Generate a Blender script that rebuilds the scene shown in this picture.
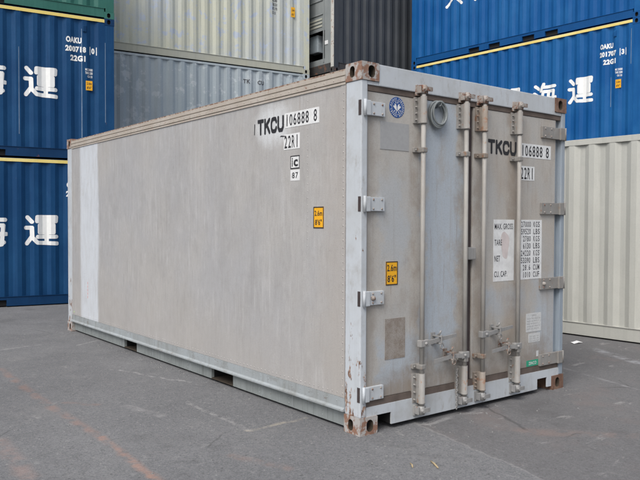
import bpy, bmesh, math, random
from mathutils import Vector, Matrix

random.seed(7)
R = math.radians
scene = bpy.context.scene
for o in list(bpy.data.objects):
    bpy.data.objects.remove(o)
COL = scene.collection

# ------------------------------------------------------------------ camera
CP = Vector((-3.2035, -3.6487, 1.4838))
yaw, pitch, roll = 0.662658, -0.0249733, 0.0037251
fw = Vector((math.sin(yaw)*math.cos(pitch), math.cos(yaw)*math.cos(pitch), math.sin(pitch)))
rt = Vector((math.cos(yaw), -math.sin(yaw), 0))
up = rt.cross(fw)
r2 = math.cos(roll)*rt + math.sin(roll)*up
u2 = math.cos(roll)*up - math.sin(roll)*rt
cd = bpy.data.cameras.new('camera')
cd.sensor_width = 36
cd.lens = 705.87/640*36
cd.clip_start = 0.05
cd.clip_end = 1000
cam = bpy.data.objects.new('camera', cd)
cam.matrix_world = Matrix(((r2.x, u2.x, -fw.x, CP.x), (r2.y, u2.y, -fw.y, CP.y), (r2.z, u2.z, -fw.z, CP.z), (0, 0, 0, 1)))
COL.objects.link(cam)
scene.camera = cam
scene.render.resolution_x, scene.render.resolution_y = 1024, 768

# ------------------------------------------------------------------ light
SUN_DIR = Vector((-0.87, -0.49, 0)).normalized()      # horizontal direction towards the sun
SUN_EL = R(50)
world = bpy.data.worlds.new('World')
scene.world = world
world.use_nodes = True
wn = world.node_tree.nodes
wl = world.node_tree.links
bg = wn['Background']
sky = wn.new('ShaderNodeTexSky')
sky.sky_type = 'NISHITA'
sky.sun_disc = False
sky.sun_elevation = SUN_EL
sky.sun_rotation = math.atan2(SUN_DIR.x, SUN_DIR.y)
sky.dust_density = 4.0
sky.air_density = 1.0
sky.ozone_density = 1.0
hs = wn.new('ShaderNodeHueSaturation')
hs.inputs['Saturation'].default_value = 0.52
wl.new(sky.outputs[0], hs.inputs['Color'])
wl.new(hs.outputs[0], bg.inputs[0])
bg.inputs[1].default_value = 0.125
sd = bpy.data.lights.new('sun', 'SUN')
sd.energy = 1.5
sd.angle = R(34)
sd.color = (1.0, 0.98, 0.95)
sun = bpy.data.objects.new('sun', sd)
sv = Vector((SUN_DIR.x*math.cos(SUN_EL), SUN_DIR.y*math.cos(SUN_EL), math.sin(SUN_EL)))
sun.rotation_euler = sv.to_track_quat('Z', 'Y').to_euler()
sun.location = (-20, -20, 30)
COL.objects.link(sun)
vs = scene.view_settings
vs.view_transform = 'Standard'
vs.look = 'None'
vs.exposure = 0.45
vs.gamma = 1
vs.use_curve_mapping = False
scene.render.engine = 'CYCLES'

# ------------------------------------------------------------------ node helpers
class NT:
    def __init__(s, name):
        s.m = bpy.data.materials.new(name)
        s.m.use_nodes = True
        s.t = s.m.node_tree
        s.b = s.t.nodes['Principled BSDF']
        s.co = s.t.nodes.new('ShaderNodeTexCoord').outputs['Object']
        s._xyz = None

    def n(s, typ, **kw):
        nd = s.t.nodes.new(typ)
        for k, v in kw.items():
            setattr(nd, k, v)
        return nd

    def put(s, sock, v):
        if hasattr(v, 'is_linked') or hasattr(v, 'links'):
            s.t.links.new(v, sock)
        else:
            sock.default_value = v

    def per_thing(s):
        oi = s.n('ShaderNodeObjectInfo')
        a = s.n('ShaderNodeVectorMath', operation='ADD')
        mm = s.n('ShaderNodeMath', operation='MULTIPLY')
        s.put(mm.inputs[0], oi.outputs['Random'])
        mm.inputs[1].default_value = 37
        s.t.links.new(s.co, a.inputs[0])
        s.t.links.new(mm.outputs[0], a.inputs[1])
        return a.outputs[0]

    def mapd(s, scale, vec=None):
        m = s.n('ShaderNodeMapping')
        m.inputs['Scale'].default_value = scale
        s.t.links.new(vec or s.co, m.inputs[0])
        return m.outputs[0]

    def noise(s, scale, detail=4, rough=0.55, vec=None, stretch=None):
        v = vec or s.co
        if stretch:
            v = s.mapd(stretch, v)
        nd = s.n('ShaderNodeTexNoise')
        nd.inputs['Scale'].default_value = scale
        nd.inputs['Detail'].default_value = detail
        nd.inputs['Roughness'].default_value = rough
        s.t.links.new(v, nd.inputs['Vector'])
        return nd.outputs['Fac']

    def ramp(s, fac, a, b, va=0.0, vb=1.0):
        m = s.n('ShaderNodeMapRange', interpolation_type='SMOOTHSTEP')
        s.put(m.inputs[0], fac)
        m.inputs[1].default_value = a
        m.inputs[2].default_value = b
        m.inputs[3].default_value = va
        m.inputs[4].default_value = vb
        return m.outputs[0]

    def math(s, op, a, b=0.0, c=None):
        m = s.n('ShaderNodeMath', operation=op)
        s.put(m.inputs[0], a)
        s.put(m.inputs[1], b)
        if c is not None:
            s.put(m.inputs[2], c)
        return m.outputs[0]

    def mix(s, fac, a, b):
        m = s.n('ShaderNodeMix', data_type='RGBA')
        s.put(m.inputs[0], fac)
        for i, v in ((6, a), (7, b)):
            if isinstance(v, tuple):
                v = (v[0], v[1], v[2], 1)
            s.put(m.inputs[i], v)
        return m.outputs[2]

    def xyz(s):
        if s._xyz is None:
            s._xyz = s.n('ShaderNodeSeparateXYZ')
            s.t.links.new(s.co, s._xyz.inputs[0])
        return s._xyz.outputs

    def band(s, v, a, b, soft):
        return s.math('MULTIPLY', s.ramp(v, a-soft, a+soft), s.ramp(v, b-soft, b+soft, 1, 0))

    def bump(s, h, strength=0.3, dist=0.01):
        b = s.n('ShaderNodeBump')
        b.inputs['Strength'].default_value = strength
        b.inputs['Distance'].default_value = dist
        s.t.links.new(h, b.inputs['Height'])
        s.t.links.new(b.outputs[0], s.b.inputs['Normal'])

    def done(s, color, rough=0.6, metal=0.0, spec=0.4):
        if isinstance(color, tuple):
            color = (color[0], color[1], color[2], 1)
        s.put(s.b.inputs['Base Color'], color)
        s.put(s.b.inputs['Roughness'], rough)
        s.b.inputs['Metallic'].default_value = metal
        s.b.inputs['Specular IOR Level'].default_value = spec
        return s.m


def paint(name, base, alt, rust=0.0, rustcol=(0.16, 0.055, 0.022), streak=0.5, rough=0.55, chips=None, chipcol=(0.3, 0.3, 0.3), scale=1.0, spec=0.35, random_off=True):
    t = NT(name)
    v = t.per_thing() if random_off else t.co
    cloud = t.ramp(t.noise(1.1*scale, 5, 0.6, v), 0.35, 0.68)
    c = t.mix(cloud, base, alt)
    st = t.ramp(t.noise(3.0*scale, 4, 0.6, v, (5, 5, 0.35)), 0.45, 0.75, 0, streak)
    dk = tuple(x*0.72 for x in base)
    c = t.mix(st, c, dk)
    lt = t.ramp(t.noise(5.0*scale, 3, 0.6, v, (7, 7, 0.3)), 0.56, 0.8, 0, streak*0.6)
    c = t.mix(lt, c, tuple(min(1, x*1.28+0.02) for x in alt))
    gr = t.noise(60*scale, 3, 0.7, v)
    c = t.mix(t.ramp(gr, 0.4, 0.75, 0, 0.16), c, tuple(x*0.6 for x in base))
    if chips:
        ch = t.ramp(t.noise(9*scale, 6, 0.7, v), chips, chips+0.04)
        c = t.mix(ch, c, chipcol)
    if rust:
        rf = t.ramp(t.noise(6.5*scale, 7, 0.68, v), 0.72-rust*0.42, 0.80-rust*0.42)
        rc = t.mix(t.noise(22, 4, 0.6, v), rustcol, tuple(min(1, x*1.7+0.03) for x in rustcol))
        c = t.mix(rf, c, rc)
    t.bump(t.math('ADD', t.math('MULTIPLY', t.noise(45, 4, 0.6, v), 0.08), t.noise(2.2, 3, 0.6, v)), 0.22, 0.035)
    return t.done(c, t.ramp(gr, 0.3, 0.8, rough-0.08, rough+0.12), 0, spec)


def flat(name, col, rough=0.6, var=0.25, scale=30, metal=0.0, spec=0.4):
    t = NT(name)
    n = t.noise(scale, 4, 0.6)
    c = t.mix(t.ramp(n, 0.35, 0.7, 0, var), col, tuple(x*0.55 for x in col))
    return t.done(c, rough, metal, spec)


M = {}
M['blue'] = paint('blue_container_paint', (0.004, 0.078, 0.255), (0.012, 0.108, 0.300), rust=0.06, streak=0.45, chips=0.80, chipcol=(0.10, 0.22, 0.36), rough=0.55, spec=0.18)
M['blue_rail'] = paint('blue_rail_paint', (0.004, 0.064, 0.21), (0.007, 0.078, 0.24), rust=0.12, streak=0.3, spec=0.18)
M['blue_shaded'] = paint('shaded_blue_container_paint', (0.004, 0.044, 0.130), (0.009, 0.062, 0.162), rust=0.06, streak=0.45, chips=0.79, chipcol=(0.09, 0.16, 0.26), rough=0.6, spec=0.18)  # blue body and rails darkened: the left stack's shade put into the colour
M['blue_rail_shaded'] = paint('shaded_blue_rail_paint', (0.003, 0.030, 0.092), (0.006, 0.040, 0.114), rust=0.12, streak=0.3, spec=0.18)
M['yellow'] = paint('yellow_stripe_paint', (0.72, 0.57, 0.17), (0.80, 0.67, 0.27), streak=0.15, rough=0.55)
M['green'] = paint('green_container_paint', (0.020, 0.115, 0.092), (0.030, 0.135, 0.11), rust=0.05, streak=0.4)
M['cream'] = paint('cream_container_paint', (0.54, 0.55, 0.455), (0.44, 0.475, 0.49), rust=0.05, streak=0.45, chips=0.555, chipcol=(0.42, 0.475, 0.56), scale=0.5)
M['cream_rail'] = paint('cream_rail_paint', (0.44, 0.44, 0.36), (0.40, 0.41, 0.36), rust=0.06, streak=0.4)
M['slate'] = paint('slate_container_paint', (0.40, 0.45, 0.48), (0.325, 0.385, 0.425), rust=0.04, streak=0.55, chips=0.555, chipcol=(0.45, 0.495, 0.52), scale=0.45)
M['ivory'] = paint('ivory_container_paint', (0.465, 0.468, 0.43), (0.435, 0.438, 0.405), rust=0.03, rustcol=(0.22, 0.17, 0.12), streak=0.35)
M['charcoal'] = paint('charcoal_container_paint', (0.044, 0.050, 0.058), (0.058, 0.064, 0.072), rust=0.04, streak=0.35)
M['rustyrail'] = paint('rusty_charcoal_rail', (0.045, 0.048, 0.052), (0.06, 0.052, 0.048), rust=0.38, rustcol=(0.10, 0.045, 0.025), streak=0.5)
M['chalkwhite'] = paint('worn_white_frame', (0.55, 0.54, 0.50), (0.45, 0.45, 0.43), rust=0.35, streak=0.5, scale=2)
M['steel'] = paint('grey_steel', (0.26, 0.28, 0.28), (0.20, 0.22, 0.225), rust=0.1, streak=0.5)
M['castrust'] = paint('rusty_casting', (0.42, 0.41, 0.40), (0.33, 0.29, 0.255), rust=0.62, rustcol=(0.165, 0.088, 0.058), streak=0.4, scale=2.2, random_off=False)
M['castdark'] = paint('dark_rusty_casting', (0.17, 0.10, 0.07), (0.22, 0.14, 0.10), rust=0.6, rustcol=(0.10, 0.05, 0.032), streak=0.4, scale=2.2, random_off=False)
M['dark'] = flat('dark_hollow', (0.012, 0.012, 0.013), 0.9, 0.3)
M['browndark'] = flat('brown_dark_hollow', (0.055, 0.042, 0.030), 0.9, 0.5, 12)
M['white'] = flat('white_sticker', (0.72, 0.73, 0.73), 0.5, 0.34, 16)
M['letter_white'] = flat('white_lettering', (0.80, 0.81, 0.80), 0.55, 0.12, 14)
M['black'] = flat('black_lettering', (0.022, 0.022, 0.026), 0.6, 0.3, 40)
M['greyink'] = flat('faded_black_lettering', (0.07, 0.07, 0.08), 0.6, 0.3, 60)
M['orange'] = flat('orange_label', (0.80, 0.40, 0.015), 0.5, 0.15, 22)
M['navy'] = flat('navy_emblem', (0.02, 0.075, 0.26), 0.5, 0.2, 60)
M['greensticker'] = flat('green_sticker', (0.03, 0.33, 0.20), 0.5, 0.25, 40)
M['fadedpaper'] = flat('faded_paper', (0.56, 0.57, 0.57), 0.7, 0.3, 70)
M['gasket'] = flat('door_gasket', (0.125, 0.098, 0.084), 0.85, 0.6, 9)
M['jointdark'] = flat('joint_rubber_pocket_shade', (0.055, 0.042, 0.042), 0.85, 0.5, 9)
M['galv'] = paint('galvanised_steel', (0.24, 0.24, 0.24), (0.30, 0.295, 0.285), rust=0.24, streak=0.4, scale=4, rough=0.5, spec=0.5, random_off=False)
M['cam'] = paint('rusty_cam_steel', (0.34, 0.32, 0.30), (0.26, 0.22, 0.19), rust=0.5, rustcol=(0.11, 0.045, 0.025), streak=0.4, scale=6, random_off=False)
M['barpaint'] = paint('bar_paint', (0.35, 0.338, 0.318), (0.285, 0.27, 0.25), rust=0.22, rustcol=(0.22, 0.145, 0.10), streak=0.5, scale=3, random_off=False)
M['sleeve'] = paint('dull_sleeve_paint', (0.275, 0.268, 0.256), (0.22, 0.207, 0.192), rust=0.34, rustcol=(0.17, 0.105, 0.07), streak=0.6, scale=4, random_off=False)
M['barrust'] = paint('rusty_bar_paint', (0.235, 0.195, 0.16), (0.265, 0.24, 0.215), rust=0.42, rustcol=(0.155, 0.085, 0.052), streak=0.6, scale=3, random_off=False)
M['plategrey'] = flat('grey_plate', (0.33, 0.335, 0.34), 0.6, 0.15, 40)
M['rail_beige'] = paint('beige_top_rail', (0.40, 0.355, 0.305), (0.45, 0.41, 0.365), rust=0.26, rustcol=(0.17, 0.085, 0.055), streak=0.3, scale=2.5, random_off=False)
M['rail_edge'] = paint('rusty_rail_edge', (0.36, 0.30, 0.25), (0.42, 0.37, 0.32), rust=0.62, rustcol=(0.13, 0.07, 0.045), streak=0.3, scale=3, random_off=False)
M['wood'] = flat('dry_wood', (0.42, 0.33, 0.20), 0.8, 0.4, 60)
M['paperlitter'] = flat('paper_litter', (0.8, 0.8, 0.8), 0.8, 0.1, 60)


def post_material(name, rusty):
    t = NT(name)
    x, y, z = t.xyz()
    c = t.mix(t.ramp(t.noise(2.2, 5, 0.6), 0.35, 0.7), (0.49, 0.525, 0.562), (0.44, 0.465, 0.485))
    c = t.mix(t.ramp(t.noise(4, 4, 0.6, None, (6, 6, 0.4)), 0.5, 0.8, 0, 0.5), c, (0.37, 0.39, 0.41))
    c = t.mix(t.ramp(t.noise(3.0, 8, 0.72), 0.46, 0.66, 0, 0.5), c, (0.34, 0.335, 0.325))
    c = t.mix(t.ramp(t.noise(14, 8, 0.75, None, (1, 1, 0.35)), 0.56, 0.68, 0, 0.45), c, (0.27, 0.245, 0.22))
    # rusted flakes rising from the foot of the posts, where salt water sits
    low = t.ramp(z, 0.15, 1.05, 0.135 if rusty else 0.0, 0.0)
    rn = t.noise(9, 7, 0.7, None, (1.6, 1.6, 0.75))
    rf = t.ramp(t.math('ADD', rn, low), 0.645 if rusty else 0.70, 0.69 if rusty else 0.75)
    c = t.mix(rf, c, t.mix(t.ramp(t.noise(30, 4), 0.35, 0.65), (0.12, 0.062, 0.040), (0.36, 0.245, 0.185)))
    t.bump(t.noise(40, 5, 0.65), 0.18, 0.004)
    return t.done(c, 0.55, 0, 0.35)


def rail_material():
    t = NT('pale_blue_rail_paint')
    c = t.mix(t.ramp(t.noise(1.7, 5, 0.6), 0.35, 0.7), (0.325, 0.355, 0.372), (0.285, 0.305, 0.312))
    c = t.mix(t.ramp(t.noise(3.2, 5, 0.65, None, (4, 4, 1.0)), 0.46, 0.72, 0, 0.75), c, (0.215, 0.225, 0.215))
    c = t.mix(t.ramp(t.noise(11, 7, 0.7), 0.62, 0.68), c, (0.155, 0.115, 0.09))
    c = t.mix(t.ramp(t.noise(5, 9, 0.78, None, (1, 0.8, 2)), 0.52, 0.64, 0, 0.55), c, (0.20, 0.20, 0.192))
    t.bump(t.noise(40, 4), 0.12, 0.004)
    return t.done(c, 0.55, 0, 0.35)


def side_material():
    t = NT('weathered_side_cladding')
    x, y, z = t.xyz()
    c = t.mix(t.ramp(t.noise(0.8, 6, 0.62), 0.34, 0.66), (0.412, 0.400, 0.386), (0.377, 0.377, 0.385))
    # blotchy grime, large to small
    c = t.mix(t.ramp(t.noise(2.4, 8, 0.7, None, (1, 1, 0.7)), 0.44, 0.70, 0, 0.55), c, (0.311, 0.305, 0.299))
    c = t.mix(t.ramp(t.noise(5.5, 8, 0.72, None, (1, 1.3, 0.8)), 0.50, 0.66, 0, 0.40), c, (0.462, 0.457, 0.456))
    c = t.mix(t.ramp(t.noise(17, 7, 0.75), 0.50, 0.72, 0, 0.28), c, (0.287, 0.276, 0.264))
    # faint runs, broken up by the blotches
    brk = t.ramp(t.noise(1.9, 4, 0.6), 0.42, 0.62)
    st1 = t.math('MULTIPLY', brk, t.ramp(t.noise(4.2, 5, 0.65, None, (1, 5.5, 0.35)), 0.46, 0.70, 0, 0.6))
    c = t.mix(st1, c, (0.507, 0.506, 0.508))
    st2 = t.math('MULTIPLY', t.math('SUBTRACT', 1.0, brk), t.ramp(t.noise(5.0, 5, 0.68, None, (1, 5.0, 0.3)), 0.50, 0.74, 0, 0.5))
    c = t.mix(st2, c, (0.275, 0.266, 0.258))
    st4 = t.ramp(t.noise(17, 5, 0.7, None, (1, 3.5, 0.4)), 0.44, 0.70, 0, 0.42)
    c = t.mix(st4, c, (0.297, 0.290, 0.285))
    st3 = t.ramp(t.noise(2.7, 4, 0.55, None, (1, 11, 0.7)), 0.69, 0.74, 0, 0.5)
    c = t.mix(st3, c, (0.607, 0.612, 0.620))
    # warm grime along the front edge and the bottom
    wob = t.math('MULTIPLY', t.math('SUBTRACT', t.noise(2.4, 6, 0.7), 0.5), 0.8)
    c = t.mix(t.ramp(t.math('ADD', y, wob), 0.20, 0.60, 0.5, 0), c, (0.379, 0.346, 0.316))
    c = t.mix(t.ramp(t.math('ADD', z, wob), 0.25, 1.0, 0.4, 0), c, (0.387, 0.364, 0.340))
    # repainted pale strip near the far end, its far edge worn away
    yw = t.math('ADD', y, t.math('MULTIPLY', t.math('SUBTRACT', t.noise(1.5, 4, 0.6), 0.5), 0.16))
    thin = t.ramp(t.noise(6, 7, 0.72, None, (1, 2.5, 0.6)), 0.40, 0.68, 0.92, 0.62)
    c = t.mix(t.math('MULTIPLY', t.band(yw, 4.93, 5.55, 0.045), thin), c, (0.597, 0.635, 0.681))
    # white spray behind the stencilled letters
    dy = t.math('SUBTRACT', y, 1.10)
    dz = t.math('MULTIPLY', t.math('SUBTRACT', z, 2.27), 1.5)
    d = t.math('SQRT', t.math('ADD', t.math('MULTIPLY', dy, dy), t.math('MULTIPLY', dz, dz)))
    d = t.math('ADD', d, t.math('MULTIPLY', t.math('SUBTRACT', t.noise(7, 5, 0.7), 0.5), 0.26))
    c = t.mix(t.ramp(d, 0.10, 0.34, 0.8, 0), c, (0.671, 0.699, 0.720))
    sc = t.ramp(t.noise(3.3, 10, 0.82, None, (1, 0.8, 2.2)), 0.655, 0.675, 0, 0.6)
    c = t.mix(sc, c, (0.249, 0.219, 0.196))
    sc2 = t.ramp(t.noise(4.1, 10, 0.82, None, (1, 2.6, 0.6)), 0.66, 0.68, 0, 0.6)
    c = t.mix(sc2, c, (0.534, 0.541, 0.546))
    wp = t.math('MULTIPLY', t.ramp(t.noise(6.5, 5, 0.7, None, (1, 4.5, 0.12)), 0.56, 0.70, 0, 0.55), t.ramp(t.math('ADD', z, t.math('MULTIPLY', t.noise(5, 4, 0.6, None, (1, 3, 0.05)), 0.9)), 2.45, 2.95))
    c = t.mix(wp, c, (0.285, 0.225, 0.175))
    rb = t.ramp(t.noise(1.5, 11, 0.8, None, (1, 1, 1.5)), 0.60, 0.63, 0, 0.34)
    c = t.mix(rb, c, (0.45, 0.447, 0.444))
    # flecks, scuffs and dirty grain
    c = t.mix(t.ramp(t.noise(36, 6, 0.75, None, (1, 1.5, 0.5)), 0.58, 0.70, 0, 0.26), c, (0.192, 0.181, 0.176))
    c = t.mix(t.ramp(t.noise(2.1, 8, 0.75, None, (1, 3, 1.2)), 0.675, 0.70, 0, 0.4), c, (0.229, 0.212, 0.200))
    c = t.mix(t.ramp(t.noise(120, 4, 0.75), 0.40, 0.72, 0, 0.38), c, (0.225, 0.218, 0.215))
    t.bump(t.math('ADD', t.noise(1.6, 2), t.math('MULTIPLY', t.noise(50, 3), 0.06)), 0.26, 0.03)
    return t.done(c, t.ramp(t.noise(6, 6, 0.7), 0.3, 0.7, 0.45, 0.68), 0.0, 0.35)


def door_material():
    t = NT('weathered_door_cladding')
    x, y, z = t.xyz()
    wx = t.math('ADD', x, t.math('MULTIPLY', t.math('SUBTRACT', t.noise(3.4, 8, 0.7), 0.5), 0.62))
    wz = t.math('ADD', z, t.math('MULTIPLY', t.math('SUBTRACT', t.noise(2.7, 8, 0.7), 0.5), 0.9))
    c = t.mix(t.ramp(t.noise(1.5, 5, 0.6), 0.36, 0.66), (0.447, 0.423, 0.389), (0.404, 0.400, 0.389))
    blue = (0.383, 0.434, 0.490)
    k1 = t.math('MULTIPLY', t.band(wx, 0.64, 1.02, 0.045), t.ramp(wz, 0.3, 0.6))
    c = t.mix(t.math('MULTIPLY', k1, 0.9), c, blue)
    k2 = t.math('MULTIPLY', t.band(wx, 0.20, 0.56, 0.045), t.band(wz, 0.25, 0.62, 0.12))
    c = t.mix(t.math('MULTIPLY', k2, 0.8), c, blue)
    k3 = t.math('MULTIPLY', t.band(wx, 0.16, 0.45, 0.045), t.band(wz, 1.15, 1.75, 0.16))
    c = t.mix(t.math('MULTIPLY', k3, 0.42), c, blue)
    k4 = t.math('MULTIPLY', t.ramp(wx, 1.90, 2.15), t.band(wz, 0.28, 1.05, 0.12))
    c = t.mix(t.math('MULTIPLY', k4, 0.8), c, blue)
    k5 = t.math('MULTIPLY', t.band(wx, 1.35, 1.9, 0.05), t.band(wz, 0.70, 0.98, 0.08))
    c = t.mix(t.math('MULTIPLY', k5, 0.65), c, blue)
    # brown tarnish on the right door
    k6 = t.math('MULTIPLY', t.ramp(wx, 1.15, 1.35), t.ramp(t.noise(1.9, 5, 0.6, None, (1, 1, 0.5)), 0.40, 0.7, 0, 0.75))
    c = t.mix(k6, c, (0.378, 0.323, 0.267))
    # brown staining beside the bars and hinges
    for bx_ in (0.55, 1.05, 1.25, 1.70):
        xo = t.math('ADD', x, t.math('MULTIPLY', t.math('SUBTRACT', t.noise(5, 6, 0.72, None, (1, 1, 0.45)), 0.5), 0.30))
        k7 = t.math('MULTIPLY', t.band(xo, bx_-0.055, bx_+0.075, 0.04), t.ramp(t.noise(3.2, 6, 0.7), 0.36, 0.62, 0, 0.62))
        c = t.mix(k7, c, (0.258, 0.211, 0.168))
    k8 = t.math('MULTIPLY', t.ramp(t.noise(3.6, 8, 0.72, None, (1.4, 1, 0.8)), 0.50, 0.66), 0.5)
    c = t.mix(k8, c, (0.344, 0.314, 0.280))
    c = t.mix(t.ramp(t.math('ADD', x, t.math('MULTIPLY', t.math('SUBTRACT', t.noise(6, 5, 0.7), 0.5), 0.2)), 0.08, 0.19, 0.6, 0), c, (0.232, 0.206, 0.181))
    rn = t.ramp(t.noise(3.0, 6, 0.7, None, (9, 1, 0.55)), 0.58, 0.72, 0, 0.6)
    c = t.mix(rn, c, (0.232, 0.176, 0.133))
    # dirty lower rim and streaks
    c = t.mix(t.ramp(wz, 0.22, 0.50, 0.7, 0), c, (0.215, 0.176, 0.142))
    st = t.ramp(t.noise(5, 4, 0.65, None, (5, 1, 0.25)), 0.52, 0.8, 0, 0.5)
    c = t.mix(st, c, (0.284, 0.262, 0.241))
    st2 = t.ramp(t.noise(4, 4, 0.65, None, (7, 1, 0.3)), 0.58, 0.8, 0, 0.35)
    c = t.mix(st2, c, (0.464, 0.460, 0.456))
    c = t.mix(t.ramp(t.noise(40, 4, 0.7), 0.64, 0.74, 0, 0.5), c, (0.215, 0.194, 0.172))
    c = t.mix(t.ramp(t.noise(120, 4, 0.75), 0.40, 0.75, 0, 0.30), c, (0.189, 0.176, 0.163))
    t.bump(t.math('ADD', t.noise(2.2, 2), t.math('MULTIPLY', t.noise(50, 3), 0.06)), 0.16, 0.03)
    return t.done(c, 0.52, 0.0, 0.35)


def ground_material():
    t = NT('worn_asphalt')
    x, y, z = t.xyz()
    base = t.mix(t.ramp(t.noise(0.55, 6, 0.6), 0.33, 0.68), (0.142, 0.144, 0.150), (0.188, 0.190, 0.195))
    base = t.mix(t.ramp(t.noise(2.3, 6, 0.65), 0.45, 0.72, 0, 0.5), base, (0.118, 0.120, 0.125))
    # aggregate
    vor = t.n('ShaderNodeTexVoronoi', feature='F1')
    vor.inputs['Scale'].default_value = 125
    t.t.links.new(t.co, vor.inputs['Vector'])
    sx = t.n('ShaderNodeSeparateColor')
    t.t.links.new(vor.outputs['Color'], sx.inputs[0])
    base = t.mix(t.ramp(sx.outputs[0], 0.62, 1.0, 0, 0.36), base, (0.29, 0.29, 0.286))
    base = t.mix(t.ramp(sx.outputs[1], 0.55, 1.0, 0, 0.55), base, (0.08, 0.08, 0.084))
    base = t.mix(t.ramp(t.noise(150, 3, 0.7), 0.64, 0.72, 0, 0.5), base, (0.48, 0.48, 0.47))
    base = t.mix(t.ramp(t.noise(28, 6, 0.7), 0.46, 0.68, 0, 0.35), base, (0.09, 0.09, 0.094))
    base = t.mix(t.ramp(t.noise(9, 6, 0.7), 0.60, 0.66, 0, 0.30), base, (0.30, 0.30, 0.295))
    # oil stains, worn pale patches and coarse stones
    base = t.mix(t.ramp(t.noise(0.9, 7, 0.72), 0.56, 0.66, 0, 0.42), base, (0.078, 0.078, 0.081))
    base = t.mix(t.ramp(t.noise(1.4, 8, 0.75, None, (1, 0.6, 1)), 0.54, 0.68, 0, 0.42), base, (0.225, 0.222, 0.218))
    base = t.mix(t.ramp(t.noise(3.4, 9, 0.78, None, (1.5, 0.7, 1)), 0.60, 0.66, 0, 0.40), base, (0.30, 0.295, 0.285))
    v2 = t.n('ShaderNodeTexVoronoi', feature='F1')
    v2.inputs['Scale'].default_value = 26
    t.t.links.new(t.co, v2.inputs['Vector'])
    s2 = t.n('ShaderNodeSeparateColor')
    t.t.links.new(v2.outputs['Color'], s2.inputs[0])
    stone = t.math('MULTIPLY', t.ramp(v2.outputs['Distance'], 0.10, 0.22, 1, 0), t.ramp(s2.outputs[0], 0.86, 0.90))
    base = t.mix(t.math('MULTIPLY', stone, 0.7), base, (0.34, 0.335, 0.325))
    stone2 = t.math('MULTIPLY', t.ramp(v2.outputs['Distance'], 0.14, 0.30, 1, 0), t.ramp(s2.outputs[1], 0.88, 0.92))
    base = t.mix(t.math('MULTIPLY', stone2, 0.6), base, (0.055, 0.054, 0.055))
    # darker, browner old surfacing on the door side of the seam
    nz = t.math('MULTIPLY', t.math('SUBTRACT', t.noise(4, 5, 0.65), 0.5), 0.16)
    sm = t.math('ADD', t.math('SUBTRACT', x, t.math('MULTIPLY', y, 0.18)), nz)
    right = t.math('MULTIPLY', t.ramp(sm, 0.535, 0.565), t.ramp(y, 3.5, 6.5, 1, 0))
    base = t.mix(t.math('MULTIPLY', right, 0.4), base, (0.11, 0.104, 0.105))
    red = t.math('MULTIPLY', right, t.ramp(t.noise(1.3, 6, 0.68), 0.52, 0.70, 0, 0.34))
    base = t.mix(red, base, (0.185, 0.145, 0.135))
    scuff = t.math('MULTIPLY', right, t.ramp(t.noise(2.4, 8, 0.72, None, (1, 2.6, 1)), 0.595, 0.66, 0, 0.6))
    base = t.mix(scuff, base, (0.30, 0.295, 0.29))
    crack0 = t.band(sm, 0.535, 0.552, 0.008)
    base = t.mix(t.math('MULTIPLY', t.math('MULTIPLY', crack0, 0.35), t.ramp(y, 0.3, 0.8, 1, 0)), base, (0.30, 0.29, 0.28))

    # painted and chalked marks
    wv = t.n('ShaderNodeVectorMath', operation='ADD')
    ns = t.n('ShaderNodeTexNoise')
    ns.inputs['Scale'].default_value = 5
    ns.inputs['Detail'].default_value = 5
    t.t.links.new(t.co, ns.inputs['Vector'])
    nm = t.n('ShaderNodeVectorMath', operation='MULTIPLY_ADD')
    t.t.links.new(ns.outputs['Color'], nm.inputs[0])
    nm.inputs[1].default_value = (0.11, 0.11, 0)
    nm.inputs[2].default_value = (-0.055, -0.055, 0)
    t.t.links.new(t.co, wv.inputs[0])
    t.t.links.new(nm.outputs[0], wv.inputs[1])
    P = wv.outputs[0]

    def seg(a, b):
        ax, ay = a
        bx, by = b
        pa = t.n('ShaderNodeVectorMath', operation='SUBTRACT')
        t.t.links.new(P, pa.inputs[0])
        pa.inputs[1].default_value = (ax, ay, 0)
        ba = Vector((bx-ax, by-ay, 0))
        dt = t.n('ShaderNodeVectorMath', operation='DOT_PRODUCT')
        t.t.links.new(pa.outputs[0], dt.inputs[0])
        dt.inputs[1].default_value = ba/ba.length_squared
        cl = t.n('ShaderNodeClamp')
        t.t.links.new(dt.outputs['Value'], cl.inputs[0])
        sc = t.n('ShaderNodeVectorMath', operation='SCALE')
        sc.inputs[0].default_value = ba
        t.t.links.new(cl.outputs[0], sc.inputs['Scale'])
        df = t.n('ShaderNodeVectorMath', operation='DISTANCE')
        t.t.links.new(pa.outputs[0], df.inputs[0])
        t.t.links.new(sc.outputs[0], df.inputs[1])
        return df.outputs['Value']

    wear1 = t.ramp(t.noise(5, 7, 0.7), 0.40, 0.58)
    wear2 = t.ramp(t.noise(13, 6, 0.7), 0.42, 0.58)
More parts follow.
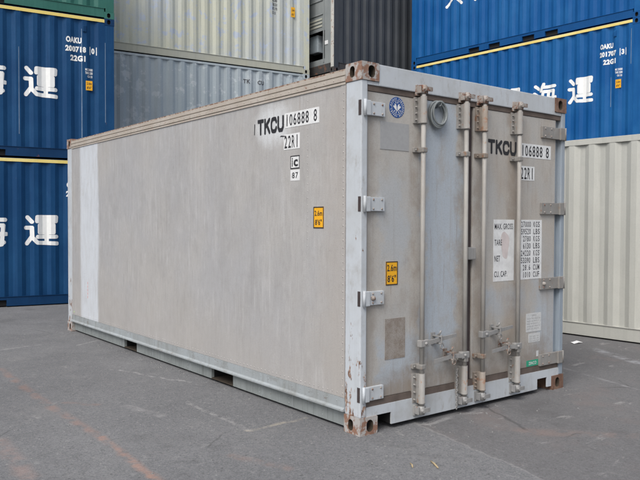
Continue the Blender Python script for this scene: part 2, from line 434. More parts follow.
    marks = [
        ((-1.39, 3.89), (-1.44, 2.13), 0.035, (0.264, 0.172, 0.144), 0.55), ((-1.44, 2.13), (-1.42, 1.09), 0.032, (0.288, 0.188, 0.156), 0.6),
        ((-1.42, 1.09), (-1.46, 0.17), 0.028, (0.336, 0.212, 0.168), 0.8), ((-1.46, 0.17), (-1.50, -0.9), 0.03, (0.304, 0.200, 0.160), 0.65),
        ((-1.99, 1.43), (-2.03, 0.57), 0.045, (0.30, 0.215, 0.19), 0.5), ((-1.30, 2.15), (-1.12, 1.95), 0.03, (0.25, 0.15, 0.12), 0.4),
        ((-0.51, 1.60), (-0.53, 0.60), 0.016, (0.36, 0.355, 0.345), 0.45), ((-0.53, 0.60), (-0.02, 0.62), 0.020, (0.42, 0.38, 0.30), 0.55),
        ((-0.45, 3.12), (-0.33, 2.68), 0.014, (0.48, 0.47, 0.46), 0.5), ((-0.33, 2.68), (-0.15, 2.22), 0.012, (0.48, 0.47, 0.46), 0.4),
        ((0.05, 4.99), (-0.35, 4.75), 0.02, (0.46, 0.45, 0.44), 0.35), ((-1.12, 5.0), (-0.66, 5.1), 0.022, (0.46, 0.45, 0.44), 0.35),
        ((0.62, -0.07), (1.27, -0.03), 0.02, (0.36, 0.355, 0.35), 0.5), ((4.46, 0.90), (4.05, 0.1), 0.06, (0.33, 0.34, 0.36), 0.65),
        ((3.2, 0.5), (2.9, -0.47), 0.02, (0.33, 0.33, 0.34), 0.5), ((1.02, -0.60), (1.55, -1.15), 0.06, (0.25, 0.18, 0.155), 0.4),
        ((-0.9, 0.2), (-0.75, -0.2), 0.03, (0.30, 0.19, 0.15), 0.3), ((-0.95, 1.75), (-0.85, 1.35), 0.04, (0.46, 0.45, 0.44), 0.25),
    ]
    for a, b, w, colr, amt in marks:
        k = t.ramp(seg(a, b), w*0.3, w*1.9, amt*0.9, 0)
        k = t.math('MULTIPLY', k, wear1 if w > 0.018 else wear2)
        base = t.mix(k, base, colr)
    # hairline cracks
    cv = t.n('ShaderNodeTexVoronoi', feature='DISTANCE_TO_EDGE')
    cv.inputs['Scale'].default_value = 0.55
    t.t.links.new(P, cv.inputs['Vector'])
    ck = t.math('MULTIPLY', t.ramp(cv.outputs['Distance'], 0.001, 0.006, 0.4, 0), t.ramp(t.noise(1.1, 3), 0.55, 0.66))
    base = t.mix(ck, base, (0.035, 0.034, 0.034))
    t.bump(t.math('ADD', t.math('MULTIPLY', vor.outputs['Distance'], 0.5), t.noise(120, 4, 0.7)), 0.45, 0.006)
    return t.done(base, 0.88, 0, 0.25)


M['post'] = post_material('pale_blue_post_paint', True)
M['frame'] = post_material('pale_blue_frame_paint', False)
M['greypost'] = paint('grey_blue_post_paint', (0.27, 0.32, 0.375), (0.32, 0.355, 0.39), rust=0.08, streak=0.5, scale=2, random_off=False)
M['rail'] = rail_material()
M['web'] = paint('stained_shaded_rail_web', (0.215, 0.235, 0.232), (0.27, 0.295, 0.295), rust=0.20, rustcol=(0.10, 0.075, 0.055), streak=0.75, scale=2.2, random_off=False)  # stains, plus the shade under the ledge put into the darker colour
M['side'] = side_material()
M['door'] = door_material()
M['asphalt'] = ground_material()

# ------------------------------------------------------------------ mesh helpers
def box(bm, a, b, bevel=0.0, mi=0):
    """axis-aligned box between corners a and b"""
    vs_ = [bm.verts.new((x, y, z)) for x in (a[0], b[0]) for y in (a[1], b[1]) for z in (a[2], b[2])]
    idx = [(0, 1, 3, 2), (4, 6, 7, 5), (0, 4, 5, 1), (2, 3, 7, 6), (0, 2, 6, 4), (1, 5, 7, 3)]
    fs = [bm.faces.new([vs_[i] for i in q]) for q in idx]
    bmesh.ops.recalc_face_normals(bm, faces=fs)
    for f_ in fs:
        f_.material_index = mi
    if bevel:
        es = list({e for f_ in fs for e in f_.edges})
        bmesh.ops.bevel(bm, geom=es, offset=bevel, segments=2, affect='EDGES', profile=0.6)


def tube(bm, pts, rad, seg=12, cap=True):
    """round tube through points; rad is a number or a list"""
    pts = [Vector(q) for q in pts]
    rr = rad if isinstance(rad, (list, tuple)) else [rad]*len(pts)
    rings = []
    prev = None
    for i, q in enumerate(pts):
        d = (pts[min(i+1, len(pts)-1)] - pts[max(i-1, 0)]).normalized()
        if prev is None:
            ref = Vector((0, 1, 0)) if abs(d.y) < 0.9 else Vector((1, 0, 0))
            a = d.cross(ref).normalized()
        else:
            a = (prev - d*prev.dot(d)).normalized()
        prev = a
        b = d.cross(a)
        rings.append([bm.verts.new(q + (a*math.cos(t)+b*math.sin(t))*rr[i]) for t in [2*math.pi*k/seg for k in range(seg)]])
    for r0, r1 in zip(rings, rings[1:]):
        for k in range(seg):
            f_ = bm.faces.new((r0[k], r0[(k+1) % seg], r1[(k+1) % seg], r1[k]))
            f_.smooth = True
    if cap:
        bm.faces.new(rings[0][::-1])
        bm.faces.new(rings[-1])


def torus(bm, c, U, V, R0, r, su=1.0, sv=1.0, n=32, m=10):
    c = Vector(c)
    N = U.cross(V)
    rings = []
    for i in range(n):
        a = 2*math.pi*i/n
        d = U*math.cos(a)*su + V*math.sin(a)*sv
        rings.append([bm.verts.new(c + d*(R0) + d*r*math.cos(2*math.pi*k/m) + N*r*math.sin(2*math.pi*k/m)) for k in range(m)])
    for i in range(n):
        for k in range(m):
            f_ = bm.faces.new((rings[i][k], rings[(i+1) % n][k], rings[(i+1) % n][(k+1) % m], rings[i][(k+1) % m]))
            f_.smooth = True


def dome(bm, c, N, r, h=None, seg=8):
    """a rivet or bolt head"""
    c = Vector(c)
    N = Vector(N)
    U = N.orthogonal().normalized()
    V = N.cross(U)
    h = h or r*0.6
    r0 = [bm.verts.new(c+(U*math.cos(2*math.pi*k/seg)+V*math.sin(2*math.pi*k/seg))*r) for k in range(seg)]
    r1 = [bm.verts.new(c+(U*math.cos(2*math.pi*k/seg)+V*math.sin(2*math.pi*k/seg))*r*0.65+N*h*0.75) for k in range(seg)]
    top = bm.verts.new(c+N*h)
    for k in range(seg):
        j = (k+1) % seg
        for q in ((r0[k], r0[j], r1[j], r1[k]), (r1[k], r1[j], top)):
            bm.faces.new(q).smooth = True


def prism(bm, poly, map3, d0, d1):
    """closed 2-D outline between depths d0 (front) and d1 (back); map3(u, v, d) gives the point"""
    a = [bm.verts.new(map3(u, v, d0)) for u, v in poly]
    b = [bm.verts.new(map3(u, v, d1)) for u, v in poly]
    n = len(poly)
    fs = [bm.faces.new(a), bm.faces.new(b[::-1])]
    for k in range(n):
        fs.append(bm.faces.new((a[k], b[k], b[(k+1) % n], a[(k+1) % n])))
    bmesh.ops.recalc_face_normals(bm, faces=fs)
    return fs


def obj(name, bm, mats, parent=None, label=None):
    me = bpy.data.meshes.new(name)
    bm.to_mesh(me)
    bm.free()
    for m in (mats if isinstance(mats, (list, tuple)) else [mats]):
        me.materials.append(m)
    o = bpy.data.objects.new(name, me)
    COL.objects.link(o)
    if parent:
        o.parent = parent
    if label:
        o['label'] = label
    return o


def thing(name, label, cat, group=None):
    o = bpy.data.objects.new(name, None)
    o.empty_display_size = 0.3
    COL.objects.link(o)
    o['label'] = label
    o['category'] = cat
    if group:
        o['group'] = group
    return o


# ------------------------------------------------------------------ lettering
_tc = {}


def text_geom(s, bold=0.02):
    """glyph outlines of the built-in font as (verts, faces), scaled to a unit box"""
    key = (s, bold)
    if key in _tc:
        return _tc[key]
    cu = bpy.data.curves.new('lettering_source', 'FONT')
    cu.body = s
    cu.fill_mode = 'FRONT'
    cu.offset = bold
    cu.resolution_u = 3
    cu.space_character = 1.08
    to = bpy.data.objects.new('lettering_source', cu)
    COL.objects.link(to)
    dg = bpy.context.evaluated_depsgraph_get()
    me = bpy.data.meshes.new_from_object(to.evaluated_get(dg))
    vv = [(v.co.x, v.co.y) for v in me.vertices]
    ff = [tuple(p.vertices) for p in me.polygons]
    bpy.data.objects.remove(to)
    bpy.data.curves.remove(cu)
    bpy.data.meshes.remove(me)
    x0 = min(v[0] for v in vv)
    x1 = max(v[0] for v in vv)
    y0 = min(v[1] for v in vv)
    y1 = max(v[1] for v in vv)
    vv = [((a-x0)/(x1-x0), (b-y0)/(y1-y0)) for a, b in vv]
    _tc[key] = (vv, ff)
    return _tc[key]


def letters(bm, s, u0, v0, w, h, map3, d, bold=0.02, stencil=False, slant=0.0):
    vv, ff = text_geom(s, bold)
    vs_ = [bm.verts.new(map3(u0+a*w+b*h*slant, v0+b*h, d)) for a, b in vv]
    fs = []
    for q in ff:
        try:
            fs.append(bm.faces.new([vs_[i] for i in q]))
        except ValueError:
            pass
    return fs


# stroke characters: lines in a 10 x 10 box
def water(dx=0):
    return [[(0.9, 9.0), (2.3, 7.9)], [(0.5, 6.2), (1.9, 5.2)], [(0.7, 0.9), (2.3, 3.5)]]


STROKES = {
    'haul': [[(1.0, 9.1), (2.2, 7.7)], [(0.6, 5.9), (2.2, 5.9), (2.3, 3.3), (0.8, 1.1)], [(2.3, 2.9), (3.8, 1.3), (9.5, 1.0)],
             [(3.7, 7.9), (3.8, 9.2), (9.3, 9.2), (9.2, 7.9)], [(4.3, 7.9), (8.8, 7.9)], [(4.5, 6.7), (8.5, 6.7), (8.5, 4.4), (4.5, 4.4), (4.5, 6.7)],
             [(4.5, 5.55), (8.5, 5.55)], [(3.9, 3.1), (9.3, 3.1)], [(6.5, 8.8), (6.5, 1.7)]],
    'sea': water() + [[(4.6, 9.5), (3.3, 7.0)], [(4.4, 8.3), (9.3, 8.3)], [(4.4, 6.6), (3.7, 1.5), (8.9, 1.5)], [(4.4, 6.6), (8.8, 6.6), (8.3, 0.9), (7.2, 0.7)],
                      [(2.9, 4.0), (9.6, 4.0)], [(6.5, 6.4), (6.1, 1.8)]],
    'along': water() + [[(5.0, 9.2), (4.8, 7.0), (3.6, 5.6)], [(5.0, 9.2), (8.2, 9.2), (8.3, 6.4), (9.5, 6.0)], [(4.4, 4.5), (8.8, 4.5), (8.8, 0.9), (4.4, 0.9), (4.4, 4.5)]],
    'slope': [[(1.2, 9.3), (1.2, 0.7)], [(1.2, 9.3), (3.3, 9.3), (2.5, 6.2), (3.4, 4.2), (2.3, 3.2)], [(9.4, 9.0), (4.8, 9.0), (4.8, 5.0), (3.7, 0.8)],
              [(4.8, 6.3), (8.6, 6.3), (7.2, 2.9), (4.9, 0.8)], [(5.7, 4.6), (7.0, 2.6), (9.5, 0.8)]],
    'T': [[(1.0, 8.9), (9.0, 8.9)], [(5.0, 8.9), (5.0, 1.0)]],
    'K': [[(1.6, 9.0), (1.6, 1.0)], [(8.6, 9.0), (1.8, 4.4)], [(4.2, 6.0), (8.8, 1.0)]],
    'C': [[(8.8, 7.0), (7.6, 8.6), (5.0, 9.0), (2.4, 8.4), (1.2, 6.4), (1.2, 3.6), (2.4, 1.6), (5.0, 1.0), (7.6, 1.4), (8.8, 3.0)]],
    'U': [[(1.3, 9.0), (1.3, 3.2), (2.8, 1.3), (5.0, 1.0), (7.2, 1.3), (8.7, 3.2), (8.7, 9.0)]],
    'big': [[(0.8, 6.3), (9.2, 6.3)], [(5.0, 9.4), (5.0, 6.3), (3.8, 3.2), (0.9, 0.8)], [(5.0, 6.3), (6.5, 3.0), (9.1, 0.8)]],
}


def stroke_cells(name, rad=0.61, n=72):
    """marching squares over the distance field of the strokes: list of polygons in the 0..1 box"""
    segs = [(a, b) for ln in STROKES[name] for a, b in zip(ln, ln[1:])]
    g = [[0.0]*(n+1) for _ in range(n+1)]
    for j in range(n+1):
        py = j*10.0/n
        for i in range(n+1):
            px = i*10.0/n
            best = 9.0
            for (ax, ay), (bx, by) in segs:
                dx, dy = bx-ax, by-ay
                t = ((px-ax)*dx+(py-ay)*dy)/(dx*dx+dy*dy)
                t = max(0.0, min(1.0, t))
                d = (px-ax-t*dx)**2+(py-ay-t*dy)**2
                if d < best:
                    best = d
            g[j][i] = rad-math.sqrt(best)
    polys = []
    for j in range(n):
        run = None
        for i in range(n+1):
            c = None
            if i < n:
                c = (g[j][i], g[j][i+1], g[j+1][i+1], g[j+1][i])
            if c and min(c) >= 0:
                if run is None:
                    run = i
                continue
            if run is not None:
                polys.append([(run/n, j/n), (i/n, j/n), (i/n, (j+1)/n), (run/n, (j+1)/n)])
                run = None
            if c and max(c) > 0:
                cn = [(i, j), (i+1, j), (i+1, j+1), (i, j+1)]
                pl = []
                for k in range(4):
                    k2 = (k+1) % 4
                    if c[k] >= 0:
                        pl.append((cn[k][0]/n, cn[k][1]/n))
                    if (c[k] >= 0) != (c[k2] >= 0):
                        t = c[k]/(c[k]-c[k2])
                        pl.append(((cn[k][0]+(cn[k2][0]-cn[k][0])*t)/n, (cn[k][1]+(cn[k2][1]-cn[k][1])*t)/n))
                if len(pl) >= 3:
                    polys.append(pl)
    return polys


CELLS = {k: (stroke_cells(k, 1.3, 40) if len(k) == 1 else stroke_cells(k)) for k in STROKES}

# ------------------------------------------------------------------ corrugated container builder
PITCH = 0.278


def corr_points(x0, x1, mir=False):
    """(x, depth) fold points of a corrugated sheet between x0 and x1"""
    pts = [(x0, 0.006)]
    n = int((x1-x0-0.06)/PITCH)
    m = ((x1-x0)-n*PITCH)/2
    x = x0+m
    for k in range(n):
        pts += [(x+0.036, 0.006), (x+0.104, 0.037), (x+0.174, 0.037), (x+0.242, 0.006)]
        x += PITCH
    pts.append((x1, 0.006))
    return pts


def casting(bm, sx, sy, sz, o, hole=True, dx=0.178, dy=0.162, dz=0.118, hmi=1):
    """corner casting at corner o; sx, sy, sz point inwards; oval holes on the two outer upright faces, real recesses"""
    o = Vector(o)

    def P(u, v, w):
        return o + Vector((u*sx, v*sy, w*sz))
    faces = []

    def holed(mp, W, H, hw, hh, cx, cz):
        seg = 20
        inn, mid, out = [], [], []
        for k in range(seg):
            a = 2*math.pi*k/seg + math.pi/seg
            ca, sa = math.cos(a), math.sin(a)
            r_ = min(hw, hh)
            ex, ez = hw-r_, hh-r_
            inn.append((cx+(math.copysign(ex, ca)+r_*ca), cz+(math.copysign(ez, sa)+r_*sa)))
            s = min((W/2)/max(1e-6, abs(ca)), (H/2)/max(1e-6, abs(sa)))
            out.append((W/2+ca*s, H/2+sa*s))
        corners = [(0, 0), (W, 0), (W, H), (0, H)]
        iv = [bm.verts.new(mp(a, b, 0)) for a, b in inn]
        bv = [bm.verts.new(mp(a, b, 0.045)) for a, b in inn]
        ov = [bm.verts.new(mp(a, b, 0)) for a, b in out]
        cv = {c: bm.verts.new(mp(c[0], c[1], 0)) for c in corners}
        for k in range(seg):
            j = (k+1) % seg
            faces.append(bm.faces.new((ov[k], ov[j], iv[j], iv[k])))
            fw_ = bm.faces.new((iv[k], iv[j], bv[j], bv[k]))
            fw_.material_index = 2  # hole walls and back coloured dark, the shade inside put into the material
            faces.append(fw_)
            a, b = out[k], out[j]
            if abs(a[0]-b[0]) > 1e-6 and abs(a[1]-b[1]) > 1e-6:
                c = (W if max(a[0], b[0]) > W-1e-6 else 0, H if max(a[1], b[1]) > H-1e-6 else 0)
                faces.append(bm.faces.new((ov[k], cv[c], ov[j])))
        f_ = bm.faces.new(bv)
        f_.material_index = hmi
        faces.append(f_)
    # face towards -y of the corner (u along x)
    holed(lambda a, b, d: P(a, d, b), dx, dz, 0.031, 0.043, dx*0.56, dz*0.5)
    # face towards -x of the corner (u along y)
    holed(lambda a, b, d: P(d, a, b), dy, dz, 0.026, 0.040, dy*0.58, dz*0.5)
    for q in (((dx, 0, 0), (dx, dy, 0), (dx, dy, dz), (dx, 0, dz)), ((0, dy, 0), (dx, dy, 0), (dx, dy, dz), (0, dy, dz)),
              ((0, 0, 0), (dx, 0, 0), (dx, dy, 0), (0, dy, 0)), ((0, 0, dz), (dx, 0, dz), (dx, dy, dz), (0, dy, dz))):
        faces.append(bm.faces.new([bm.verts.new(P(*c)) for c in q]))
    # drop degenerate orientation problems
    bmesh.ops.recalc_face_normals(bm, faces=faces)


def drape(bm, pts, L, off=0.004):
    """cut a flat lettering mesh (x, 0, z) along the folds and lay it on the corrugation"""
    xs = [q[0] for q in pts]
    if not bm.verts:
        return
    x0 = min(v.co.x for v in bm.verts)
    x1 = max(v.co.x for v in bm.verts)
    for x in xs:
        if x0 < x < x1:
            bmesh.ops.bisect_plane(bm, geom=bm.verts[:]+bm.edges[:]+bm.faces[:], plane_co=(x, 0, 0), plane_no=(1, 0, 0), dist=1e-5)
    for v in bm.verts:
        x = v.co.x
        for (a, da), (b, db) in zip(pts, pts[1:]):
            if a-1e-6 <= x <= b+1e-6:
                k = (x-a)/(b-a) if b > a else 0
                v.co.y = da+(db-da)*k-off
                break


FRONT = lambda u, v, d: (u, -d, v)


def container(name, label, group, body, rail, L=6.058, W=2.438, H=2.591, railh=0.165, toph=0.065, castm=None, pockets=True, details=None, back_detail=True):
    t = thing(name, label, 'container', group)
    cm = castm or rail
    # castings
    for ix in (0, 1):
        for iy in (0, 1):
            for iz in (0, 1):
                bm = bmesh.new()
                casting(bm, 1-2*ix, 1-2*iy, 1-2*iz, (ix*L, iy*W, iz*H))
                obj('corner_casting', bm, [cm, M['dark'], M['dark']], t)
    zc = 0.118
    for ix in (0, 1):
        for iy in (0, 1):
            bm = bmesh.new()
            xa, xb = (0.004, 0.155) if ix == 0 else (L-0.155, L-0.004)
            ya, yb = (0.004, 0.12) if iy == 0 else (W-0.12, W-0.004)
            box(bm, (xa, ya, zc), (xb, yb, H-zc), 0.006)
            obj('corner_post', bm, body, t)
    z0, z1 = 0.020+railh, H-0.012-toph
    # long sides
    pts = corr_points(0.155, L-0.155)
    for iy in (0, 1):
        bm = bmesh.new()
        col = []
        for x, d in pts:
            yy = d if iy == 0 else W-d
            col.append((bm.verts.new((x, yy, z0)), bm.verts.new((x, yy, z1))))
        for (a, b), (c, d) in zip(col, col[1:]):
            bm.faces.new((a, c, d, b))
        sp = obj('side_panel', bm, body, t)
        if iy == 0:
            front = sp
        ys = (0.0, 0.06) if iy == 0 else (W-0.06, W)
        bm = bmesh.new()
        box(bm, (0.178, ys[0]+0.002, z1), (L-0.178, ys[1]-0.002, H-0.012), 0.004)
        obj('top_rail', bm, rail, t)
        bm = bmesh.new()
        xs = [0.178]
        if pockets:
            for cx in (L/2-1.025, L/2-0.45, L/2+0.45, L/2+1.025):
                xs += [cx-0.155, cx+0.155]
        xs.append(L-0.178)
        yo = (0.012, 0.06) if iy == 0 else (W-0.06, W-0.012)
        zp = 0.125
        box(bm, (0.178, yo[0], zp), (L-0.178, yo[1], z0-0.008), 0)
        yl = (0.002, 0.05) if iy == 0 else (W-0.05, W-0.002)
        box(bm, (0.178, yl[0], z0-0.008), (L-0.178, yl[1], z0), 0)
        for a, b in zip(xs[::2], xs[1::2]):
            box(bm, (a, yo[0], 0.020), (b, yo[1], zp), 0)
        if pockets:
            for cx in xs[1:-1:2]:
                ya, yb = (yo[1], yo[1]+0.25) if iy == 0 else (yo[0]-0.25, yo[0])
                box(bm, (cx-0.02, ya, 0.02), (cx+0.33, yb, zp+0.01), 0, 1)
        obj('bottom_rail', bm, [rail, M['dark']], t)
    # short ends
    pe = corr_points(0.12, W-0.12)
    for ix in (0, 1):
        bm = bmesh.new()
        col = []
        for y, d in pe:
            xx = d if ix == 0 else L-d
            col.append((bm.verts.new((xx, y, z0)), bm.verts.new((xx, y, z1))))
        for (a, b), (c, d) in zip(col, col[1:]):
            bm.faces.new((a, b, d, c))
        obj('end_panel', bm, body, t)
        xa = (0.002, 0.07) if ix == 0 else (L-0.07, L-0.002)
        bm = bmesh.new()
        box(bm, (xa[0], 0.162, z1), (xa[1], W-0.162, H-0.012), 0.004)
        obj('top_rail', bm, rail, t)
        bm = bmesh.new()
        box(bm, (xa[0], 0.162, 0.02), (xa[1], W-0.162, z0), 0.004)
        obj('bottom_rail', bm, rail, t)
    bm = bmesh.new()
    # roof sheet with shallow cross ribs
    n = 42
    rows = []
    for k in range(n+1):
        x = 0.071+(L-0.142)*k/n
        zz = H-0.016-(0.014 if k % 4 in (1, 2) else 0)
        rows.append((bm.verts.new((x, 0.061, zz)), bm.verts.new((x, W-0.061, zz))))
    for (a, b), (c, d) in zip(rows, rows[1:]):
        bm.faces.new((a, c, d, b))
    obj('roof', bm, body, t)
    bm = bmesh.new()
    box(bm, (0.07, 0.311, 0.10), (L-0.07, W-0.311, 0.14))
    obj('floor', bm, M['browndark'], t)
    if details:
        details(t, front, pts, L, H)
    return t


def at(t, right_end, dirv, z, L):
    """set the container so that the right end of its front face stands at right_end"""
    d = Vector((dirv[0], dirv[1], 0)).normalized()
    o = Vector((right_end[0], right_end[1], 0))-d*L
    t.location = (o.x, o.y, z)
    t.rotation_euler = (0, 0, math.atan2(d.y, d.x))


CHARS = ['haul', 'sea', 'along', 'slope', 'big']


M['scuff'] = flat('pale_blue_scuff', (0.17, 0.25, 0.36), 0.7, 0.6, 6)


def oak_details(code, typ, dz=0.0, scuffs=()):
    def fn(t, front, pts, L, H):
        for k, c in enumerate(CHARS):
            bm = bmesh.new()
            cx = L-1.275-0.835*k
            for pl in CELLS[c]:
                bm.faces.new([bm.verts.new((cx-0.285+a*0.57, 0, 1.035+dz+b*0.57)) for a, b in pl])
            bmesh.ops.remove_doubles(bm, verts=bm.verts[:], dist=0.0004)
            drape(bm, pts, L)
            obj('company_character', bm, M['letter_white'], front)
        bm = bmesh.new()
        letters(bm, 'OAKU', L-0.85, 2.085+dz*0.3, 0.27, 0.105, FRONT, 0, 0.05)
        drape(bm, pts, L)
        obj('code_lettering', bm, M['letter_white'], front)
        bm = bmesh.new()
        letters(bm, code[:6], L-0.86, 1.925+dz*0.3, 0.355, 0.105, FRONT, 0, 0.05)
        letters(bm, code[6:], L-0.405, 1.925+dz*0.3, 0.055, 0.105, FRONT, 0, 0.05)
        for a in (L-0.435, L-0.325):
            bm.faces.new([bm.verts.new((a+q[0], 0, 1.905+dz*0.3+q[1])) for q in ((0, 0), (0.012, 0), (0.012, 0.145), (0, 0.145))])
        drape(bm, pts, L)
        obj('code_lettering', bm, M['letter_white'], front)
        bm = bmesh.new()
        letters(bm, typ, L-0.775, 1.765+dz*0.3, 0.26, 0.105, FRONT, 0, 0.05)
        drape(bm, pts, L)
        obj('code_lettering', bm, M['letter_white'], front)
        bm = bmesh.new()
        letters(bm, 'MG 24000', L-0.52, 1.61, 0.135, 0.045, FRONT, 0, 0.03)
        letters(bm, 'TARE 2200', L-0.52, 1.55, 0.135, 0.045, FRONT, 0, 0.03)
        letters(bm, 'CU 33', L-0.48, 1.49, 0.09, 0.04, FRONT, 0, 0.03)
        drape(bm, pts, L)
        obj('weight_lettering', bm, M['letter_white'], front)
        bm = bmesh.new()
        box(bm, (L-0.51, 0.001, 1.26), (L-0.395, 0.004, 1.43))
        lb = obj('height_label', bm, M['orange'], front)
        bm = bmesh.new()
        letters(bm, '2.6m', L-0.495, 1.36, 0.085, 0.045, FRONT, 0.001, 0.02)
        letters(bm, "8'6\"", L-0.49, 1.285, 0.075, 0.045, FRONT, 0.001, 0.02)
        obj('label_lettering', bm, M['black'], lb)
        bm = bmesh.new()
        box(bm, (0.178, -0.003, H-0.076), (L-0.178, 0.001, H-0.02))
        obj('yellow_stripe', bm, M['yellow'], t)
        # small vent on the upper right of the side
        bm = bmesh.new()
        box(bm, (L-0.56, -0.012, 2.30), (L-0.50, 0.008, 2.42), 0.006)
        for k in range(4):
            box(bm, (L-0.553, -0.016, 2.315+k*0.025), (L-0.507, -0.012, 2.325+k*0.025))
        obj('vent', bm, front.data.materials[0], front)
        for u, za, zb in scuffs:
            bm = bmesh.new()
            x = L-u
            bm.faces.new([bm.verts.new(q) for q in ((x-0.006, 0, za), (x+0.006, 0, za), (x+0.005, 0, zb), (x-0.004, 0, zb))])
            drape(bm, pts, L, 0.003)
            obj('scuffed_ridge', bm, M['scuff'], front)
    return fn


GB = 'blue shipping containers with white lettering'
LEFT_END, LEFT_DIR = (1.838, 8.974), (0.9904, -0.1380)
REAR_END, REAR_DIR = (7.529, 10.558), (0.9920, -0.1262)
RIGHT_END, RIGHT_DIR = (10.310, 3.463), (0.0523, -0.9986)

# ------------------------------------------------------------------ ground
bm = bmesh.new()
N_ = 24
S_ = 160.0
gv = [[bm.verts.new((-S_/2+S_*i/N_+5, -S_/2+S_*j/N_+5, 0)) for i in range(N_+1)] for j in range(N_+1)]
for j in range(N_):
    for i in range(N_):
        bm.faces.new((gv[j][i], gv[j][i+1], gv[j+1][i+1], gv[j+1][i]))
g = obj('ground', bm, M['asphalt'])
g['kind'] = 'structure'
g['label'] = 'worn grey asphalt yard with faded red and white marks'

# ------------------------------------------------------------------ left stack
t = container('shipping_container', 'shaded blue container on the ground at the left edge, bottom of the left stack', GB, M['blue_shaded'], M['blue_rail_shaded'], details=oak_details('2007219', '22G1', 0.0))
at(t, LEFT_END, LEFT_DIR, 0.0, 6.058)
t = container('shipping_container', 'blue container with white lettering in the middle of the left stack, under the green one', GB, M['blue_shaded'], M['blue_rail_shaded'], details=oak_details('2007180', '22G1', 0.0, ((1.63, 0.4, 1.9), (0.58, 0.3, 2.35), (0.165, 0.7, 2.15))))
at(t, LEFT_END, LEFT_DIR, 2.594, 6.058)
t = container('shipping_container', 'dark green container on top of the left blue stack', 'plain shipping containers', M['green'], M['green'])
at(t, LEFT_END, LEFT_DIR, 5.188, 6.058)


# ------------------------------------------------------------------ rear stack
def slate_details(t, front, pts, L, H):
    bm = bmesh.new()
    letters(bm, 'TK', L-1.80, 2.20, 0.17, 0.10, FRONT, 0, 0.03)
    drape(bm, pts, L)
    obj('code_lettering', bm, M['greyink'], front)
    bm = bmesh.new()
    letters(bm, 'CU', L-1.43, 2.20, 0.17, 0.10, FRONT, 0, 0.03)
    drape(bm, pts, L)
    obj('code_lettering', bm, M['greyink'], front)


def cream_details(t, front, pts, L, H):
    bm = bmesh.new()
    box(bm, (L-0.53, 0.001, 1.36), (L-0.42, 0.004, 1.60))
    lb = obj('height_label', bm, M['orange'], front)
    bm = bmesh.new()
    letters(bm, '2.6m', L-0.515, 1.50, 0.08, 0.06, FRONT, 0.001, 0.02)
    letters(bm, "8'6\"", L-0.51, 1.39, 0.07, 0.06, FRONT, 0.001, 0.02)
    obj('label_lettering', bm, M['black'], lb)
    bm = bmesh.new()
    letters(bm, 'MG 24000', L-1.04, 1.66, 0.14, 0.07, FRONT, 0, 0.02)
    letters(bm, 'TARE 2210', L-1.04, 1.56, 0.14, 0.07, FRONT, 0, 0.02)
    letters(bm, 'NET 21790', L-1.04, 1.46, 0.14, 0.07, FRONT, 0, 0.02)
    letters(bm, 'CU 33', L-1.04, 1.36, 0.10, 0.07, FRONT, 0, 0.02)
    drape(bm, pts, L)
    obj('weight_lettering', bm, M['greyink'], front)


GP = 'plain shipping containers'
t = container('shipping_container', 'slate grey container at the foot of the rear stack, below the slate grey one', GP, M['slate'], M['slate'])
at(t, REAR_END, REAR_DIR, 0.0, 6.058)
t = container('shipping_container', 'faded slate grey container directly under the cream one behind the reefer', GP, M['slate'], M['slate'], toph=0.05, pockets=False, details=slate_details)
at(t, REAR_END, REAR_DIR, 2.594, 6.058)
t = container('shipping_container', 'faded cream container with bluish paint patches, on the slate grey one', GP, M['cream'], M['cream_rail'], pockets=False, details=cream_details)
at(t, REAR_END, REAR_DIR, 5.188, 6.058)


# ------------------------------------------------------------------ charcoal container with white end frame
def charcoal_details(t, front, pts, L, H):
    # machinery bay in the left end, local y runs away from the camera
    W = 2.438
    for o in [c for c in t.children if c.name.startswith(('end_panel',))]:
        if min(v.co.x for v in o.data.vertices) < 0.1:
            bpy.data.objects.remove(o)
    for o in [c for c in t.children if c.name.startswith('corner_post')]:
        if min(v.co.x for v in o.data.vertices) < 0.1:
            yy = [v.co.y for v in o.data.vertices]
            bm = bmesh.new()
            box(bm, (-0.004, min(yy)+0.002, 0.125), (0.0025, max(yy), H-0.125))
            obj('post_facing', bm, M['chalkwhite'], o)
    bm = bmesh.new()
    z0, z1 = 0.39, 1.10
    ya, yb = 0.40, 1.25
    # plate with an opening: four pieces round the bay
    box(bm, (0.03, 0.12, 0.02), (0.06, 2.318, z0))
    box(bm, (0.03, 0.12, z1), (0.06, 2.318, H-0.1))
    box(bm, (0.03, 0.12, z0), (0.06, ya, z1))
    box(bm, (0.03, yb, z0), (0.06, 2.318, z1))
    obj('end_plate', bm, M['steel'], t)
    bm = bmesh.new()
    box(bm, (0.06, ya-0.02, z0-0.02), (0.075, yb+0.02, z0))
    box(bm, (0.40, ya-0.02, z0), (0.42, yb+0.02, z1))
    box(bm, (0.06, ya-0.02, z0), (0.40, ya, z1))
    box(bm, (0.06, yb, z0), (0.40, yb+0.02, z1))
    bay = obj('machinery_bay', bm, M['dark'], t)
    bm = bmesh.new()
    box(bm, (0.12, 0.80, z0+0.24), (0.30, 1.15, z1-0.03), 0.02)
    obj('machinery_unit', bm, M['slate'], bay)
    bm = bmesh.new()
    box(bm, (0.015, 0.27, 0.72), (0.045, 0.39, 0.82), 0.01)
    obj('control_box', bm, M['white'], t)
    bm = bmesh.new()
    for k in range(3):
        box(bm, (0.016, 0.50, 1.20+k*0.085), (0.028, 1.25, 1.245+k*0.085))
    obj('louvre', bm, M['cream_rail'], t)
    bm = bmesh.new()
    box(bm, (0.010, 0.46, 1.50), (0.028, 2.2, 1.53))
    box(bm, (0.010, 0.42, 0.30), (0.028, 0.45, H-0.15))
    box(bm, (0.010, 0.46, 1.85), (0.028, 2.2, 1.88))
    obj('frame_strip', bm, M['steel'], t)


